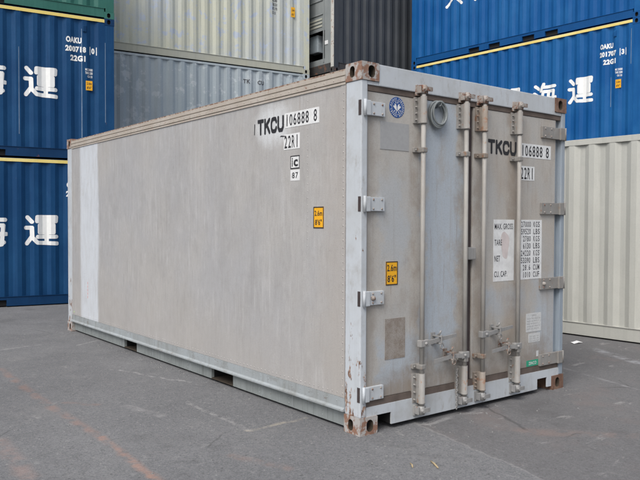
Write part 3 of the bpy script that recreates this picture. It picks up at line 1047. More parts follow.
CH_END, CH_DIR = (7.757+6.058, 9.87), (1, 0)
for zz, lab in ((0.0, 'plain charcoal container at the very bottom of the charcoal stack'), (2.594, 'plain charcoal container in the middle of the charcoal stack')):
    t = container('shipping_container', lab, GP, M['charcoal'], M['charcoal'])
    at(t, CH_END, CH_DIR, zz, 6.058)
t = container('shipping_container', 'charcoal grey container with a worn white corner post, between the cream and blue ones', GP, M['charcoal'], M['rustyrail'], railh=0.22, details=charcoal_details)
at(t, CH_END, CH_DIR, 5.188, 6.058)

# ------------------------------------------------------------------ right stack
RL = 5.985
t = container('shipping_container', 'tall unlettered blue container at the foot of the right stack, behind the ivory one', GP, M['blue'], M['blue_rail'], L=RL, H=2.946)
at(t, RIGHT_END, RIGHT_DIR, 0.0, RL)
t = container('shipping_container', 'bright blue container at right with white lettering and a small orange label', GB, M['blue'], M['blue_rail'], L=RL, details=oak_details('2017073', '22G1', 0.0, ((0.20, 1.7, 2.4), (0.62, 0.9, 1.5))))
at(t, RIGHT_END, RIGHT_DIR, 2.95, RL)
t = container('shipping_container', 'topmost bright blue container at upper right with dark fork pockets above a yellow stripe', GB, M['blue'], M['blue_rail'], L=RL, details=oak_details('2007534', '22G1', 0.19))
at(t, RIGHT_END, RIGHT_DIR, 5.545, RL)
t = container('shipping_container', 'ivory white container on the ground at the right edge', GP, M['ivory'], M['ivory'], pockets=False, toph=0.075)
at(t, (5.29, -1.35), (0.044, -1), 0.0, 6.058)

# ------------------------------------------------------------------ the refrigerated container
L_, W_, H_ = 6.058, 2.438, 2.591
T = thing('refrigerated_container', 'weathered grey refrigerated container with closed double doors in the middle of the yard', 'container')
DECAL = lambda u, v, d: (u+0.012+0.0135*u, -d, v)      # markings on the door skin
SIDE = lambda u, v, d: (-d, -u, v)          # u runs to the right as seen, i.e. towards -y
DOOR = lambda u, v, d: (u, -d, v)

# castings
for ix in (0, 1):
    for iy in (0, 1):
        for iz in (0, 1):
            bm = bmesh.new()
            casting(bm, 1-2*ix, 1-2*iy, 1-2*iz, (ix*W_, iy*L_, iz*H_), dx=0.165, dy=0.172, dz=0.125)
            bmesh.ops.remove_doubles(bm, verts=bm.verts[:], dist=0.0005)
            sharp = [e for e in bm.edges if e.is_manifold and e.calc_face_angle(0) > 1.2 and e.calc_length() > 0.1]
            bmesh.ops.bevel(bm, geom=sharp, offset=0.009, segments=3, affect='EDGES', profile=0.6)
            obj('corner_casting', bm, [M['castdark'] if ix == 1 else M['castrust'], M['dark'], M['browndark']], T, 'dark rusty corner casting' if ix == 1 else None)

# posts
for ix in (0, 1):
    for iy in (0, 1):
        bm = bmesh.new()
        wx = (0.006, 0.062) if ix == 0 else (W_-0.060, W_-0.006)
        wy = (0.006, 0.172) if iy == 0 else (L_-0.172, L_-0.006)
        if iy == 0:
            box(bm, (wx[0], wy[0], 0.125), (wx[1], wy[1], H_-0.125), 0.008)
            # inner stepped rebate beside the door
            a = 0.064 if ix == 0 else W_-0.106
            box(bm, (a, 0.055, 0.20), (a+0.042, 0.13, H_-0.16), 0.004)
            if ix == 1:
                box(bm, (W_-0.126, 0.075, 0.20), (W_-0.108, 0.13, H_-0.16), 0.003)
        else:
            box(bm, (wx[0], wy[0], 0.125), ((0.10 if ix == 0 else wx[1]), wy[1], H_-0.125), 0.008)
        cp = obj('corner_post', bm, M['greypost'] if (ix == 1 and iy == 0) else M['post'], T)

# dark plates paint the shade of the hinge notches onto the near post
for zc in (2.275, 1.612, 0.955, 0.285):
    bm = bmesh.new()
    box(bm, (0.0035, 0.010, zc-0.052), (0.012, 0.036, zc+0.052))
    obj('hinge_pocket_shade', bm, M['jointdark'], T)

# long sides: cladding with rivets
SZ0, SZ1 = 0.235, 2.455
for ix in (0, 1):
    bm = bmesh.new()
    fx = 0.008 if ix == 0 else W_-0.008
    sgn = -1 if ix == 0 else 1
    xa, xb = (fx, fx+0.05) if ix == 0 else (fx-0.05, fx)
    box(bm, (xa, 0.174, SZ0), (xb, L_-0.174, SZ1))
    # edge strip with the rivet column, bottom strip with the rivet row
    e = 0.003
    xs = (fx-e, fx) if ix == 0 else (fx, fx+e)
    box(bm, (xs[0], 0.174, SZ0), (xs[1], 0.225, SZ1))
    box(bm, (xs[0], L_-0.225, SZ0), (xs[1], L_-0.174, SZ1))
    xo = xs[0] if ix == 0 else xs[1]
    z = SZ0+0.03
    while z < SZ1-0.02:
        dome(bm, (xo, 0.197, z), (sgn, 0, 0), 0.0065, 0.0032)
        dome(bm, (xo, L_-0.2, z), (sgn, 0, 0), 0.0065, 0.0032)
        if z > 1.3:
            dome(bm, (fx, 0.622, z), (sgn, 0, 0), 0.005, 0.003, 6)
        z += 0.052
    y = 0.26
    while y < L_-0.24:
        dome(bm, (fx, y, SZ0+0.028), (sgn, 0, 0), 0.0065, 0.0032)
        y += 0.055
    sp = obj('side_panel', bm, M['side'], T)
    if ix == 0:
        SIDEP = sp
    # top rail: stepped beige extrusion
    bm = bmesh.new()
    prof = [(0.0, 2.455), (0.0, 2.470), (0.008, 2.4705), (0.008, 2.476), (-0.003, 2.478), (-0.003, 2.512), (0.008, 2.514), (0.008, 2.520), (0.0, 2.522), (0.0, 2.552), (0.09, 2.552), (0.09, 2.455)]
    prism(bm, [(d, zz) for d, zz in prof], (lambda u, v, d: (u, d, v)) if ix == 0 else (lambda u, v, d: (W_-u, d, v)), 0.174, L_-0.174)
    y = 0.3
    while y < L_-0.3:
        dome(bm, (-0.003 if ix == 0 else W_+0.003, y, 2.495), (sgn, 0, 0), 0.006, 0.004, 6)
        y += 0.11
    xe = (0.003, 0.088) if ix == 0 else (W_-0.088, W_-0.003)
    box(bm, (xe[0], 0.175, 2.5525), (xe[1], L_-0.175, 2.564), 0, 1)
    obj('top_rail', bm, [M['rail_beige'], M['rail_edge']], T)
    # bottom rail: flange, ledge, web with fork pockets
    bm = bmesh.new()
    X = (lambda u: u) if ix == 0 else (lambda u: W_-u)

    def bx(u0, y0, z0, u1, y1, z1, bev=0, mi=0):
        a, b = sorted((X(u0), X(u1)))
        box(bm, (a, y0, z0), (b, y1, z1), bev, mi)
    ya, yb = 0.173, L_-0.173
    prism(bm, [(0.004, 0.233), (0.004, 0.165), (-0.012, 0.152), (-0.012, 0.140), (0.035, 0.137), (0.08, 0.137), (0.08, 0.233)], (lambda u, v, d: (X(u), d, v)), ya, yb)
    pk = [(1.76, 2.15), (3.85, 4.20)]
    cuts = [ya, pk[0][0], pk[0][1], pk[1][0], pk[1][1], yb]
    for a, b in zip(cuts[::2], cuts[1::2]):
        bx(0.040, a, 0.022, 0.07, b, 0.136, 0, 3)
    for a, b in pk:
        bx(0.32, a-0.03, 0.022, 0.36, b+0.03, 0.136, 0, 1)
        bx(0.07, a-0.03, 0.026, 0.32, a, 0.134, 0, 1)
        bx(0.07, b, 0.026, 0.32, b+0.03, 0.134, 0, 1)
        bx(0.07, a-0.03, 0.127, 0.32, b+0.03, 0.134, 0, 1)
        bx(0.040, a, 0.022, 0.32, b, 0.030, 0, 2)
    # weld seams and bolt pairs on the web
    y = 0.42
    k = 0
    while y < L_-0.3:
        if not any(a-0.06 < y < b+0.06 for a, b in pk):
            bx(0.0375, y-0.004, 0.03, 0.041, y+0.004, 0.134)
            for zz in (0.05, 0.085, 0.115):
                dome(bm, (X(0.040), y+0.05, zz), (sgn, 0, 0), 0.006, 0.005, 6)
            bx(0.0015, y+0.3, 0.17, 0.0045, y+0.304, 0.232)
        y += 0.43
        k += 1
    y = 0.26
    while y < L_-0.24:
        dome(bm, (X(0.004), y, 0.205), (sgn, 0, 0), 0.005, 0.004, 6)
        y += 0.11
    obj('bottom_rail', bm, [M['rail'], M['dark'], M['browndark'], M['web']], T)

# roof, floor, far end
bm = bmesh.new()
box(bm, (0.0915, 0.14, 2.50), (W_-0.0915, L_-0.10, 2.560))
obj('roof', bm, M['side'], T)
bm = bmesh.new()
box(bm, (0.37, 0.10, 0.10), (W_-0.37, L_-0.08, 0.136))
obj('floor', bm, M['browndark'], T)
bm = bmesh.new()
box(bm, (0.102, L_-0.06, 0.10), (W_-0.062, L_-0.02, 2.46))
box(bm, (0.17, L_-0.08, 2.462), (W_-0.17, L_-0.004, 2.588), 0.004)
box(bm, (0.17, L_-0.08, 0.02), (W_-0.17, L_-0.004, 0.098), 0.004)
obj('end_panel', bm, M['post'], T)

# header and sill at the door end
bm = bmesh.new()
box(bm, (0.167, 0.006, 2.438), (W_-0.167, 0.12, 2.588), 0.006)
box(bm, (0.064, 0.010, 2.438), (0.166, 0.12, 2.464), 0.003)
box(bm, (W_-0.166, 0.010, 2.438), (W_-0.064, 0.12, 2.464), 0.003)
obj('header', bm, M['frame'], T)
bm = bmesh.new()
zt, zb = 0.190, 0.036
ol = [(0.064, 0.124), (0.308, 0.124), (0.308, zb), (2.06, zb), (2.06, 0.124), (2.205, 0.124), (2.205, zb), (2.268, zb), (2.268, 0.124), (W_-0.064, 0.124), (W_-0.064, zt), (0.064, zt)]
prism(bm, ol, DOOR, -0.010, -0.022)
box(bm, (0.064, 0.0222, 0.126), (W_-0.064, 0.12, zt-0.001))
box(bm, (0.312, 0.0225, zb), (0.33, 0.28, 0.1232), 0, 1)
box(bm, (2.04, 0.0225, zb), (2.06, 0.28, 0.1232), 0, 1)
box(bm, (0.167, 0.28, zb), (0.312, 0.30, 0.126), 0, 1)
box(bm, (2.06, 0.28, zb), (2.205, 0.30, 0.126), 0, 1)
obj('door_sill', bm, [M['frame'], M['dark']], T)
# gasket frame
bm = bmesh.new()
box(bm, (0.064, 0.018, 2.398), (W_-0.064, 0.10, 2.437), 0)
obj('door_gasket', bm, M['gasket'], T)
bm = bmesh.new()
box(bm, (0.064, 0.018, 0.189), (W_-0.064, 0.10, 0.238), 0)
obj('door_gasket', bm, M['gasket'], T)

# ---- doors
DZ0, DZ1 = 0.240, 2.396
YF = 0.022            # door face


def rect_lines(bm, u0, v0, u1, v1, w, d0, d1, mp):
    for q in ((u0, v0, u1, v0+w), (u0, v1-w, u1, v1), (u0, v0+w, u0+w, v1-w), (u1-w, v0+w, u1, v1-w)):
        a, b = mp(q[0], q[1], d0), mp(q[2], q[3], d1)
        box(bm, tuple(min(x, y) for x, y in zip(a, b)), tuple(max(x, y) for x, y in zip(a, b)))


DB = -YF                # depth value of the door face in DOOR coordinates


def plate(bm, u0, v0, u1, v1, d0, d1, mp=DOOR, bev=0.0):
    a, b = mp(u0, v0, d0), mp(u1, v1, d1)
    box(bm, tuple(min(x, y) for x, y in zip(a, b)), tuple(max(x, y) for x, y in zip(a, b)), bev)


def make_door(x0, x1, hx, side):
    bm = bmesh.new()
    box(bm, (x0, YF, DZ0), (x1, YF+0.07, DZ1), 0.006)
    d = obj('door', bm, M['door'], T)
    # hinges
    for zc in (2.275, 1.612, 0.955, 0.285):
        bm = bmesh.new()
        if side == 'l':
            plate(bm, 0.050, zc-0.048, 0.222, zc+0.048, DB-0.001, 0.000, bev=0.003)
            plate(bm, 0.036, zc-0.052, 0.078, zc+0.052, -0.010, 0.014, bev=0.005)
            tube(bm, [(0.030, -0.006, zc-0.056), (0.030, -0.006, zc+0.056)], 0.011, 10)
            bolts = (0.115, 0.195)
        else:
            plate(bm, 2.085, zc-0.050, W_-0.062, zc+0.050, DB-0.001, 0.000, bev=0.003)
            plate(bm, W_-0.10, zc-0.054, W_-0.034, zc+0.054, -0.010, 0.014, bev=0.005)
            tube(bm, [(W_-0.024, -0.006, zc-0.056), (W_-0.024, -0.006, zc+0.056)], 0.011, 10)
            bolts = (2.125, 2.215)
        obj('hinge', bm, M['sleeve'] if side == 'r' else M['frame'], d)
        for b in bolts:
            for dz in (-0.032, 0.032):
                bm = bmesh.new()
                dome(bm, (b, 0.000, zc+dz), (0, -1, 0), 0.009, 0.007)
                obj('hinge_bolt', bm, M['cam'], d)
        if zc == 0.955:
            bm = bmesh.new()
            dome(bm, (bolts[0], 0.0, zc), (0, -1, 0), 0.020, 0.022, 10)
            obj('hinge_bolt', bm, M['cam'], d, 'large round bolt head')
    return d


DL = make_door(0.066, 1.128, 0, 'l')
DR = make_door(1.196, W_-0.128, 0, 'r')
bm = bmesh.new()
box(bm, (1.1285, 0.040, DZ0), (1.1955, 0.085, DZ1))
box(bm, (1.150, 0.030, DZ0), (1.172, 0.041, DZ1))
obj('door_joint', bm, M['jointdark'], T)


# ---- locking bars
def bar(bx_, mat, matsleeve, door, top_sl, bot_sl):
    yb = -0.038
    bm = bmesh.new()
    tube(bm, [(bx_, yb, 0.135), (bx_, yb, 2.455)], 0.0178, 14)
    t = obj('locking_bar', bm, mat, T, 'rusty brown locking bar' if mat is M['barrust'] else None)
    for (za, zb) in ((top_sl, 2.405), (0.150, bot_sl)):
        bm = bmesh.new()
        tube(bm, [(bx_, yb, za), (bx_, yb, za+0.012), (bx_, yb, za+0.0121), (bx_, yb, zb)], [0.0265, 0.0265, 0.0245, 0.0245], 14)
        plate(bm, bx_-0.050, za+0.005, bx_-0.020, zb-0.005, DB-0.001, -0.004, bev=0.002)
        plate(bm, bx_-0.020, za+0.005, bx_+0.020, zb-0.005, DB-0.001, 0.022, bev=0.002)
        n = 4
        for k in range(n):
            zz = za+0.03+(zb-za-0.06)*k/(n-1)
            dome(bm, (bx_-0.038, -0.004+0.008, zz), (0, -1, 0), 0.008, 0.018)
        obj('bar_sleeve', bm, matsleeve, t)
    for zc in (2.015, 1.22, 0.425):
        if zc == 1.22:
            continue
        bm = bmesh.new()
        plate(bm, bx_-0.054, zc-0.017, bx_+0.038, zc+0.017, DB-0.001, 0.000, bev=0.003)
        plate(bm, bx_-0.024, zc-0.019, bx_+0.024, zc+0.019, 0.000, 0.060, bev=0.007)
        for q in (-0.042, 0.031):
            dome(bm, (bx_+q, -0.004, zc), (0, -1, 0), 0.008, 0.008)
        obj('bar_clamp', bm, matsleeve, t)
    for zc, s in ((2.455, 1), (0.105, -1)):
        bm = bmesh.new()
        # keeper: two lugs on the frame, cam hook between them
        plate(bm, bx_-0.042, zc-0.045, bx_+0.042, zc+0.035, -0.014, 0.006, bev=0.004)
        plate(bm, bx_-0.040, zc-0.030, bx_-0.026, zc+0.028, 0.006, 0.046, bev=0.004)
        plate(bm, bx_+0.026, zc-0.030, bx_+0.040, zc+0.028, 0.006, 0.046, bev=0.004)
        obj('cam_keeper', bm, M['cam'] if s > 0 else M['galv'], t)
        bm = bmesh.new()
        tube(bm, [(bx_, yb, zc-0.032*1), (bx_, yb, zc+0.030)], 0.024, 12)
        prism(bm, [(-0.020, -0.012), (0.012, -0.020), (0.050, -0.006), (0.058, 0.014), (0.030, 0.020), (-0.010, 0.016)], lambda u, v, d_: (bx_+u, yb-0.018-v*0.5-0.01, zc+d_), -0.014, 0.016)
        dome(bm, (bx_-0.012, yb-0.022, zc), (0, -1, 0), 0.016, 0.014)
        obj('cam', bm, M['cam'] if s > 0 else M['galv'], t)
    return t


B1 = bar(0.568, M['barpaint'], M['sleeve'], DL, 2.205, 0.375)
B2 = bar(1.043, M['barpaint'], M['sleeve'], DL, 2.205, 0.375)
B3 = bar(1.259, M['barpaint'], M['barrust'], DR, 2.205, 0.300)
B4 = bar(1.709, M['barpaint'], M['sleeve'], DR, 2.215, 0.375)


# ---- handles with their holders
def handle(bar_, bx_, zc, length, dirx, droop):
    y0 = -0.062
    bm = bmesh.new()
    # hub round the bar
    plate(bm, bx_-0.032 if dirx > 0 else bx_-0.055, zc-0.026, bx_+0.055 if dirx > 0 else bx_+0.032, zc+0.026, 0.018, 0.062, bev=0.006)
    x1 = bx_+dirx*0.045
    mid = bx_+dirx*length*0.42
    end = bx_+dirx*length
    def arm(xa, xb, za, zb, h0, h1, ya, yb_, th=0.011):
        pa = [(xa, za-h0), (xb, zb-h1), (xb, zb+h1), (xa, za+h0)]
        if dirx < 0:
            pa = pa[::-1]
        a = [bm.verts.new((u, (ya if i in ((0, 3)) else yb_), v)) for i, (u, v) in enumerate(pa)]
        a2 = [bm.verts.new((u, (ya if i in ((0, 3)) else yb_)+th, v)) for i, (u, v) in enumerate(pa)]
        fs = [bm.faces.new(a), bm.faces.new(a2[::-1])]
        for k in range(4):
            fs.append(bm.faces.new((a[k], a2[k], a2[(k+1) % 4], a[(k+1) % 4])))
        bmesh.ops.recalc_face_normals(bm, faces=fs)
    if dirx > 0:
        arm(x1, mid, zc, zc+0.012, 0.017, 0.015, y0, y0+0.004)
        arm(mid, end, zc+0.012, zc+0.028, 0.015, 0.012, y0+0.004, y0+0.014)
    else:
        pts_a = (x1, mid, zc, zc+0.006)
        a = bmesh.new()
        a.free()
        arm(x1, mid, zc, zc+0.006, 0.017, 0.015, y0, y0+0.004)
        arm(mid, end, zc+0.006, zc-0.012, 0.015, 0.013, y0+0.004, y0+0.014)
    bmesh.ops.recalc_face_normals(bm, faces=bm.faces[:])
    dome(bm, (bx_+dirx*0.02, y0-0.001, zc), (0, -1, 0), 0.014, 0.012)
    obj('handle', bm, M['galv'], bar_)
    bm = bmesh.new()
    # holder: back plate, hook below, swing latch above
    hx = mid+dirx*0.02
    zz = zc+0.012
    plate(bm, hx-0.020, zz-0.044, hx+0.020, zz+0.046, DB-0.001, -0.010, bev=0.003)
    plate(bm, hx-0.014, zz-0.034, hx+0.014, zz-0.021, -0.010, 0.080, bev=0.003)
    plate(bm, hx-0.014, zz+0.019, hx+0.014, zz+0.030, -0.010, 0.084, bev=0.003)
    plate(bm, hx-0.013, zz-0.024, hx-0.003, zz+0.040, 0.074, 0.084, bev=0.003)
    tube(bm, [(hx, -0.030, zz+0.024), (hx, -0.055, zz+0.050), (hx+0.004, -0.062, zz+0.068)], 0.008, 8)
    torus(bm, (hx+0.004, -0.072, zz-0.048), Vector((1, 0, 0)), Vector((0, 0, 1)), 0.018, 0.0042, n=16, m=6)
    obj('handle_holder', bm, M['cam'] if dirx < 0 else M['galv'], bar_)


handle(B1, 0.568, 0.598, 0.37, 1, 0)
handle(B2, 1.043, 0.462, 0.345, -1, 0)
handle(B3, 1.259, 0.600, 0.375, 1, 0)
handle(B4, 1.709, 0.462, 0.335, -1, 0)

# seal chains hanging beside the joint
bm = bmesh.new()
for k in range(16):
    z = 0.34-k*0.019
    if k % 2:
        torus(bm, (0.965, -0.028, z), Vector((1, 0, 0)), Vector((0, 0, 1)), 0.009, 0.0035, 0.7, 1.25, 10, 5)
    else:
        torus(bm, (0.965, -0.028, z), Vector((0, 1, 0)), Vector((0, 0, 1)), 0.009, 0.0035, 0.7, 1.25, 10, 5)
obj('chain', bm, M['galv'], B2)
bm = bmesh.new()
box(bm, (1.105, -0.018, 1.195), (1.195, YF+0.02, 1.292), 0.008)
sb = obj('seal_box', bm, M['galv'], DR)
bm = bmesh.new()
plate(bm, 1.255+0.075, 2.155-0.03, 1.255+0.082, 2.155+0.03, DB, DB+0.006)
obj('scrape_mark', bm, M['gasket'], DR)

# ---- door markings
# emblem
bm = bmesh.new()
ec = (0.338, 2.309)


def disc(bm, c, r, d0, d1, n=36, su=1.0):
    prism(bm, [(c[0]+r*su*math.cos(2*math.pi*k/n), c[1]+r*math.sin(2*math.pi*k/n)) for k in range(n)], DECAL, d1, d0)


disc(bm, ec, 0.074, DB, DB+0.002)
em = obj('emblem', bm, M['navy'], DL)
bm = bmesh.new()
D1 = DB+0.0032


def quadring(r0, r1, a0, a1, n=6):
    for k in range(n):
        p0, p1 = a0+(a1-a0)*k/n, a0+(a1-a0)*(k+1)/n
        bm.faces.new([bm.verts.new(DECAL(ec[0]+r*math.cos(a), ec[1]+r*math.sin(a), D1)) for r, a in ((r0, p0), (r1, p0), (r1, p1), (r0, p1))])


quadring(0.0495, 0.0515, 0, 2*math.pi, 36)
for k in range(26):                                   # ring of tiny letters
    a = 2*math.pi*k/26
    if k % 7 == 6:
        continue
    w = 0.075
    quadring(0.056, 0.068, a, a+w*(0.8 if k % 3 else 1.3), 1)
    if k % 2:
        quadring(0.0605, 0.063, a+w, a+w*1.7, 1)
# globe with meridians and a winged mark inside
for s in (-1, 1):
    pl = [(0.002, -0.030), (0.016, -0.016), (0.040, 0.004), (0.033, 0.014), (0.020, 0.010), (0.028, 0.026), (0.012, 0.022), (0.004, 0.004)]
    q = [(ec[0]+s*a*0.95, ec[1]+b) for a, b in pl]
    bm.faces.new([bm.verts.new(DECAL(a, b, D1)) for a, b in (q if s > 0 else q[::-1])])
for a in (-2.4, -1.9, -1.2, -0.7, 1.3, 1.8):
    quadring(0.030, 0.044, a, a+0.16, 1)
obj('emblem_lettering', bm, M['white'], em)

bm = bmesh.new()
plate(bm, 0.178, 2.003, 0.458, 2.198, DB, DB+0.003, DECAL)
obj('blank_plate', bm, M['plategrey'], DL)

# cable ring: round vent with coiled rim
bm = bmesh.new()
rc = (0.757, 2.298)
for k, (dx_, dz_, rr) in enumerate(((0, 0, 0.086), (0.006, -0.007, 0.082), (-0.005, -0.012, 0.084), (0.002, 0.005, 0.078))):
    torus(bm, (rc[0]+dx_, YF-0.014-0.011*k, rc[1]+dz_), Vector((1, 0, 0)), Vector((0, 0, 1)), rr, 0.0085, 0.95, 1.08, 40, 8)
tube(bm, [(rc[0], YF, rc[1]+0.10), (rc[0]+0.005, YF-0.06, rc[1]+0.09), (rc[0]+0.003, YF-0.058, rc[1]+0.06), (rc[0], YF, rc[1]+0.05)], 0.006, 8)
obj('cable_coil', bm, M['steel'], DL)

# height label on the left door
bm = bmesh.new()
plate(bm, 0.240, 1.036, 0.356, 1.206, DB, DB+0.002, DECAL)
hl = obj('height_label', bm, M['orange'], DL)
bm = bmesh.new()
rect_lines(bm, 0.240, 1.036, 0.356, 1.206, 0.007, DB+0.002, DB+0.0032, DECAL)
letters(bm, '2.6m', 0.252, 1.136, 0.092, 0.048, DECAL, DB+0.0032, 0.02)
letters(bm, "8'6\"", 0.256, 1.058, 0.082, 0.050, DECAL, DB+0.0032, 0.02)
obj('label_lettering', bm, M['black'], hl)

# perforated grille plate
bm = bmesh.new()
plate(bm, 0.236, 0.502, 0.434, 0.795, DB, DB+0.002, DECAL)
t = NT('brown_plate')
c = t.mix(t.ramp(t.noise(14, 6, 0.7), 0.4, 0.62), (0.31, 0.285, 0.26), (0.23, 0.195, 0.165))
c = t.mix(t.ramp(t.noise(150, 2, 0.5), 0.46, 0.64, 0, 0.55), c, (0.16, 0.13, 0.108))
obj('speckled_plate', bm, t.done(c, 0.6), DL)

# stencilled owner letters on the right door
def stencil(bm, s, u0, v0, w, h, mp, d, bold=0.045):
    n = len(s)
    cw = w/n
    for k, ch in enumerate(s):
        for pl in CELLS[ch]:
            bm.faces.new([bm.verts.new(mp(u0+k*cw+cw*(0.03+a*0.94), v0+b*h, d)) for a, b in pl])
    bmesh.ops.remove_doubles(bm, verts=bm.verts[:], dist=0.0003)


bm = bmesh.new()
stencil(bm, 'TKCU', 1.342, 2.045, 0.372, 0.118, DECAL, DB+0.0020, 0.09)
obj('owner_lettering', bm, M['black'], DR)


def panel(name, u0, v0, u1, v1, parent, rows, mp, base, mat='white', ink='black', frame=False, bold=0.0, corner=None):
    """a sticker with rows of (text, u, v, w, h)"""
    bm = bmesh.new()
    plate(bm, u0, v0, u1, v1, base, base+0.0018, mp)
    p = obj(name, bm, M[mat], parent)
    bm = bmesh.new()
    for (s, a, b, w, h) in rows:
        letters(bm, s, a, b, w, h, mp, base+0.003, bold)
    if frame:
        rect_lines(bm, u0, v0, u1, v1, 0.008, base+0.0018, base+0.003, mp)
    obj('lettering', bm, M[ink], p)
    return p


def digits(s, u0, v0, w, h):
    """evenly spaced condensed digits, one glyph per cell"""
    n = len(s)
    cw = w/n
    out = []
    for k, ch in enumerate(s):
        if ch == '.':
            out.append((ch, u0+k*cw+cw*0.35, v0, cw*0.3, h*0.16))
        elif ch != ' ':
            thin = 0.22 if ch in '1I|' else 0.74
            out.append((ch, u0+k*cw+cw*(1-thin)/2, v0, cw*thin, h))
    return out


panel('number_panel', 1.764, 2.042, 2.196, 2.160, DR, digits('106888', 1.772, 2.054, 0.305, 0.092)+digits('8', 2.115, 2.054, 0.055, 0.092), DECAL, DB, bold=0.01)
panel('type_panel', 1.758, 1.848, 1.962, 1.968, DR, digits('22R1', 1.764, 1.858, 0.19, 0.098), DECAL, DB, bold=0.01)
# weight panel: captions and figures
wp = panel('weight_caption_panel', 1.425, 1.003, 1.692, 1.512, DR, [('MAX. GROSS', 1.437, 1.432, 0.235, 0.048), ('TARE', 1.437, 1.300, 0.095, 0.048), ('NET', 1.437, 1.168, 0.072, 0.048), ('CU. CAP.', 1.437, 1.040, 0.165, 0.048)], DECAL, DB, ink='greyink', bold=0.012)
bm = bmesh.new()
pl = [(1.572+0.052*math.cos(a)*(1+0.18*math.sin(3*a)), 1.30+0.125*math.sin(a)*(1+0.15*math.cos(2*a+0.6))) for a in [2*math.pi*k/26 for k in range(26)]]
bm.faces.new([bm.verts.new(DECAL(a, b, DB+0.0026)) for a, b in pl])
obj('torn_patch', bm, flat('torn_patch', (0.60, 0.54, 0.53), 0.7, 0.25, 18), wp)
rows = []
for k, (a, b) in enumerate((('27000', 'KGS'), ('59520', 'LBS'), ('2780', 'KGS'), ('6130', 'LBS'), ('24220', 'KGS'), ('53390', 'LBS'), ('28.6', 'CUM'), ('1010', 'CUF'))):
    v = 1.462-k*0.0615
    w = 0.0275*len(a)
    rows += digits(a, 1.920-w, v-0.012, w, 0.048)
    rows += digits(b, 1.952, v-0.012, 0.096, 0.048)
panel('weight_figure_panel', 1.766, 1.003, 2.076, 1.512, DR, rows, DECAL, DB, ink='greyink', bold=0.012)
# papers and the green sticker
rows = [('NOTICE', 1.915, 0.672, 0.08, 0.014)]
p1 = panel('notice_sticker', 1.868, 0.545, 2.080, 0.705, DR, [('CARGO', 1.950, 0.680, 0.06, 0.014)]+[('IIIIIII IIII IIIIII III', 1.88, 0.655-k*0.022, 0.185-0.02*(k % 3), 0.010) for k in range(5)], DECAL, DB, mat='fadedpaper', ink='plategrey', bold=0.0)
p2 = panel('notice_sticker', 1.905, 0.452, 2.066, 0.528, DR, [('IIII IIIII IIII', 1.918, 0.500-k*0.020, 0.13, 0.010) for k in range(3)], DECAL, DB, mat='fadedpaper', ink='plategrey', bold=0.0)
p3 = panel('green_sticker', 1.880, 0.246, 2.045, 0.298, DR, [('ZINCO', 1.908, 0.258, 0.11, 0.028)], DECAL, DB, mat='greensticker', ink='white', bold=0.02)
bm = bmesh.new()
plate(bm, 2.018, 0.322, 2.048, 0.372, DB, DB+0.0018, DECAL)
obj('small_tag', bm, M['fadedpaper'], DR)

# ---- side markings (u = -y)
SB = -0.008
bm = bmesh.new()
stencil(bm, 'TKCU', -1.315, 2.200, 0.385, 0.130, SIDE, SB+0.0020, 0.09)
bm.faces.new([bm.verts.new(SIDE(a, b, SB+0.002)) for a, b in ((-1.365, 2.21), (-1.357, 2.21), (-1.350, 2.30), (-1.362, 2.30))])
bm.faces.new([bm.verts.new(SIDE(a, b, SB+0.002)) for a, b in ((-0.99, 2.162), (-0.90, 2.155), (-0.90, 2.162), (-0.97, 2.170))])
obj('owner_lettering', bm, M['black'], SIDEP)
panel('number_panel', -0.922, 2.222, -0.480, 2.338, SIDEP, digits('106888', -0.915, 2.236, 0.315, 0.090)+digits('8', -0.552, 2.236, 0.052, 0.090), SIDE, SB, bold=0.01)
panel('type_panel', -0.936, 2.052, -0.722, 2.172, SIDEP, digits('22R1', -0.930, 2.064, 0.20, 0.096), SIDE, SB, bold=0.01)
panel('rail_mark', -0.842, 1.898, -0.721, 2.000, SIDEP, [('i', -0.822, 1.915, 0.012, 0.070), ('c', -0.798, 1.915, 0.055, 0.055)], SIDE, SB, frame=True, bold=0.03)
panel('rail_code', -0.842, 1.806, -0.721, 1.890, SIDEP, digits('87', -0.825, 1.825, 0.09, 0.045), SIDE, SB, bold=0.01)
bm = bmesh.new()
plate(bm, -0.545, 1.440, -0.421, 1.600, SB, SB+0.002, SIDE)
hl = obj('height_label', bm, M['orange'], SIDEP)
bm = bmesh.new()
rect_lines(bm, -0.545, 1.440, -0.421, 1.600, 0.008, SB+0.002, SB+0.0032, SIDE)
letters(bm, '2.6m', -0.530, 1.532, 0.092, 0.040, SIDE, SB+0.0032, 0.02)
letters(bm, "8'6\"", -0.524, 1.464, 0.080, 0.042, SIDE, SB+0.0032, 0.02)
obj('label_lettering', bm, M['black'], hl)
bm = bmesh.new()
plate(bm, -5.86, 0.262, -5.80, 0.285, SB, SB+0.001, SIDE)
obj('tape_scrap', bm, flat('pale_green_tape', (0.42, 0.55, 0.30), 0.6), SIDEP)
bm = bmesh.new()
for k in range(5):
    plate(bm, -5.315, 0.50+k*0.045, -5.295, 0.53+k*0.045, SB, SB+0.001, SIDE)
obj('faded_mark', bm, flat('faded_red_ink', (0.60, 0.36, 0.36), 0.6), SIDEP)

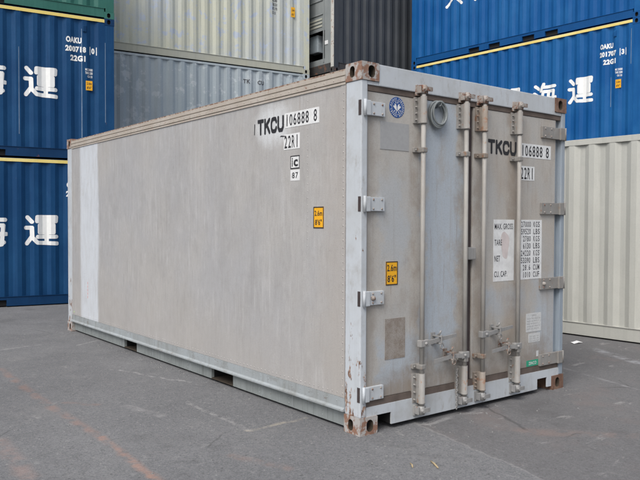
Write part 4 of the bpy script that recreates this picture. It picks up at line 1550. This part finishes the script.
# ------------------------------------------------------------------ litter on the asphalt
def scrap(name, label, cat, loc, pts, mat, group=None):
    bm = bmesh.new()
    a = [bm.verts.new((x, y, z+0.006)) for x, y, z in pts]
    c = bm.verts.new((0.006, 0.003, 0.018))
    for k in range(len(a)):
        bm.faces.new((a[k], a[(k+1) % len(a)], c))
    ret = bmesh.ops.extrude_face_region(bm, geom=bm.faces[:])
    for v in [v for v in ret['geom'] if isinstance(v, bmesh.types.BMVert)]:
        v.co.z -= 0.004
    bmesh.ops.recalc_face_normals(bm, faces=bm.faces[:])
    o = obj(name, bm, mat)
    o.location = loc
    o['label'] = label
    o['category'] = cat
    if group:
        o['group'] = group
    return o


scrap('paper_scrap', 'crumpled white paper scrap on the asphalt by the ivory container', 'litter', (4.67, 1.27, 0), [(-0.09, -0.03, 0), (-0.02, -0.05, 0.012), (0.08, -0.04, 0), (0.06, 0.03, 0.015), (-0.01, 0.05, 0), (-0.07, 0.03, 0.01)], M['paperlitter'])


def twig(label, pts, r=0.007):
    bm = bmesh.new()
    tube(bm, pts, [r*0.7, r, r, r*0.6][:len(pts)], 8)
    o = obj('wood_splinter', bm, M['wood'])
    o['label'] = label
    o['category'] = 'litter'
    o['group'] = 'wood splinters on the asphalt'


twig('longer pale wood splinter on the asphalt in front of the doors, bottom right', [(0.010, -0.655, 0.008), (-0.010, -0.70, 0.010), (-0.028, -0.735, 0.009), (-0.045, -0.765, 0.008)], 0.006)
twig('shorter pale wood splinter on the asphalt, nearer the corner of the reefer', [(-0.115, -0.60, 0.006), (-0.128, -0.63, 0.007), (-0.150, -0.655, 0.006)], 0.005)

# ------------------------------------------------------------------ loose grit
bm = bmesh.new()
rg = random.Random(11)


def stone(x, y, r):
    n = 6
    a0 = rg.random()*6
    lo = [bm.verts.new((x+r*(0.7+0.5*rg.random())*math.cos(a0+6.283*k/n), y+r*(0.7+0.5*rg.random())*math.sin(a0+6.283*k/n), 0.0005)) for k in range(n)]
    hi = [bm.verts.new((v.co.x*0.45+x*0.55, v.co.y*0.45+y*0.55, r*(0.6+0.5*rg.random()))) for v in lo]
    for k in range(n):
        bm.faces.new((lo[k], lo[(k+1) % n], hi[(k+1) % n], hi[k]))
    bm.faces.new(hi)


for k in range(380):
    u = rg.random()
    if u < 0.35:                       # along the foot of the long side
        stone(-abs(rg.gauss(0, 0.10))-0.01, rg.uniform(-0.1, 6.1), rg.uniform(0.003, 0.009))
    elif u < 0.52:                      # along the sill
        stone(rg.uniform(0, 2.5), -abs(rg.gauss(0, 0.14))-0.005, rg.uniform(0.003, 0.008))
    else:
        stone(rg.uniform(-2.2, 5.0), rg.uniform(-1.6, 5.0) if rg.random() < 0.6 else rg.uniform(-1.6, 0.5), rg.uniform(0.003, 0.009))
g = obj('grit', bm, paint('grit_stone', (0.21, 0.21, 0.205), (0.13, 0.13, 0.135), streak=0.2, scale=6, random_off=False))
g['kind'] = 'stuff'
g['label'] = 'loose grit and small stones on the asphalt'
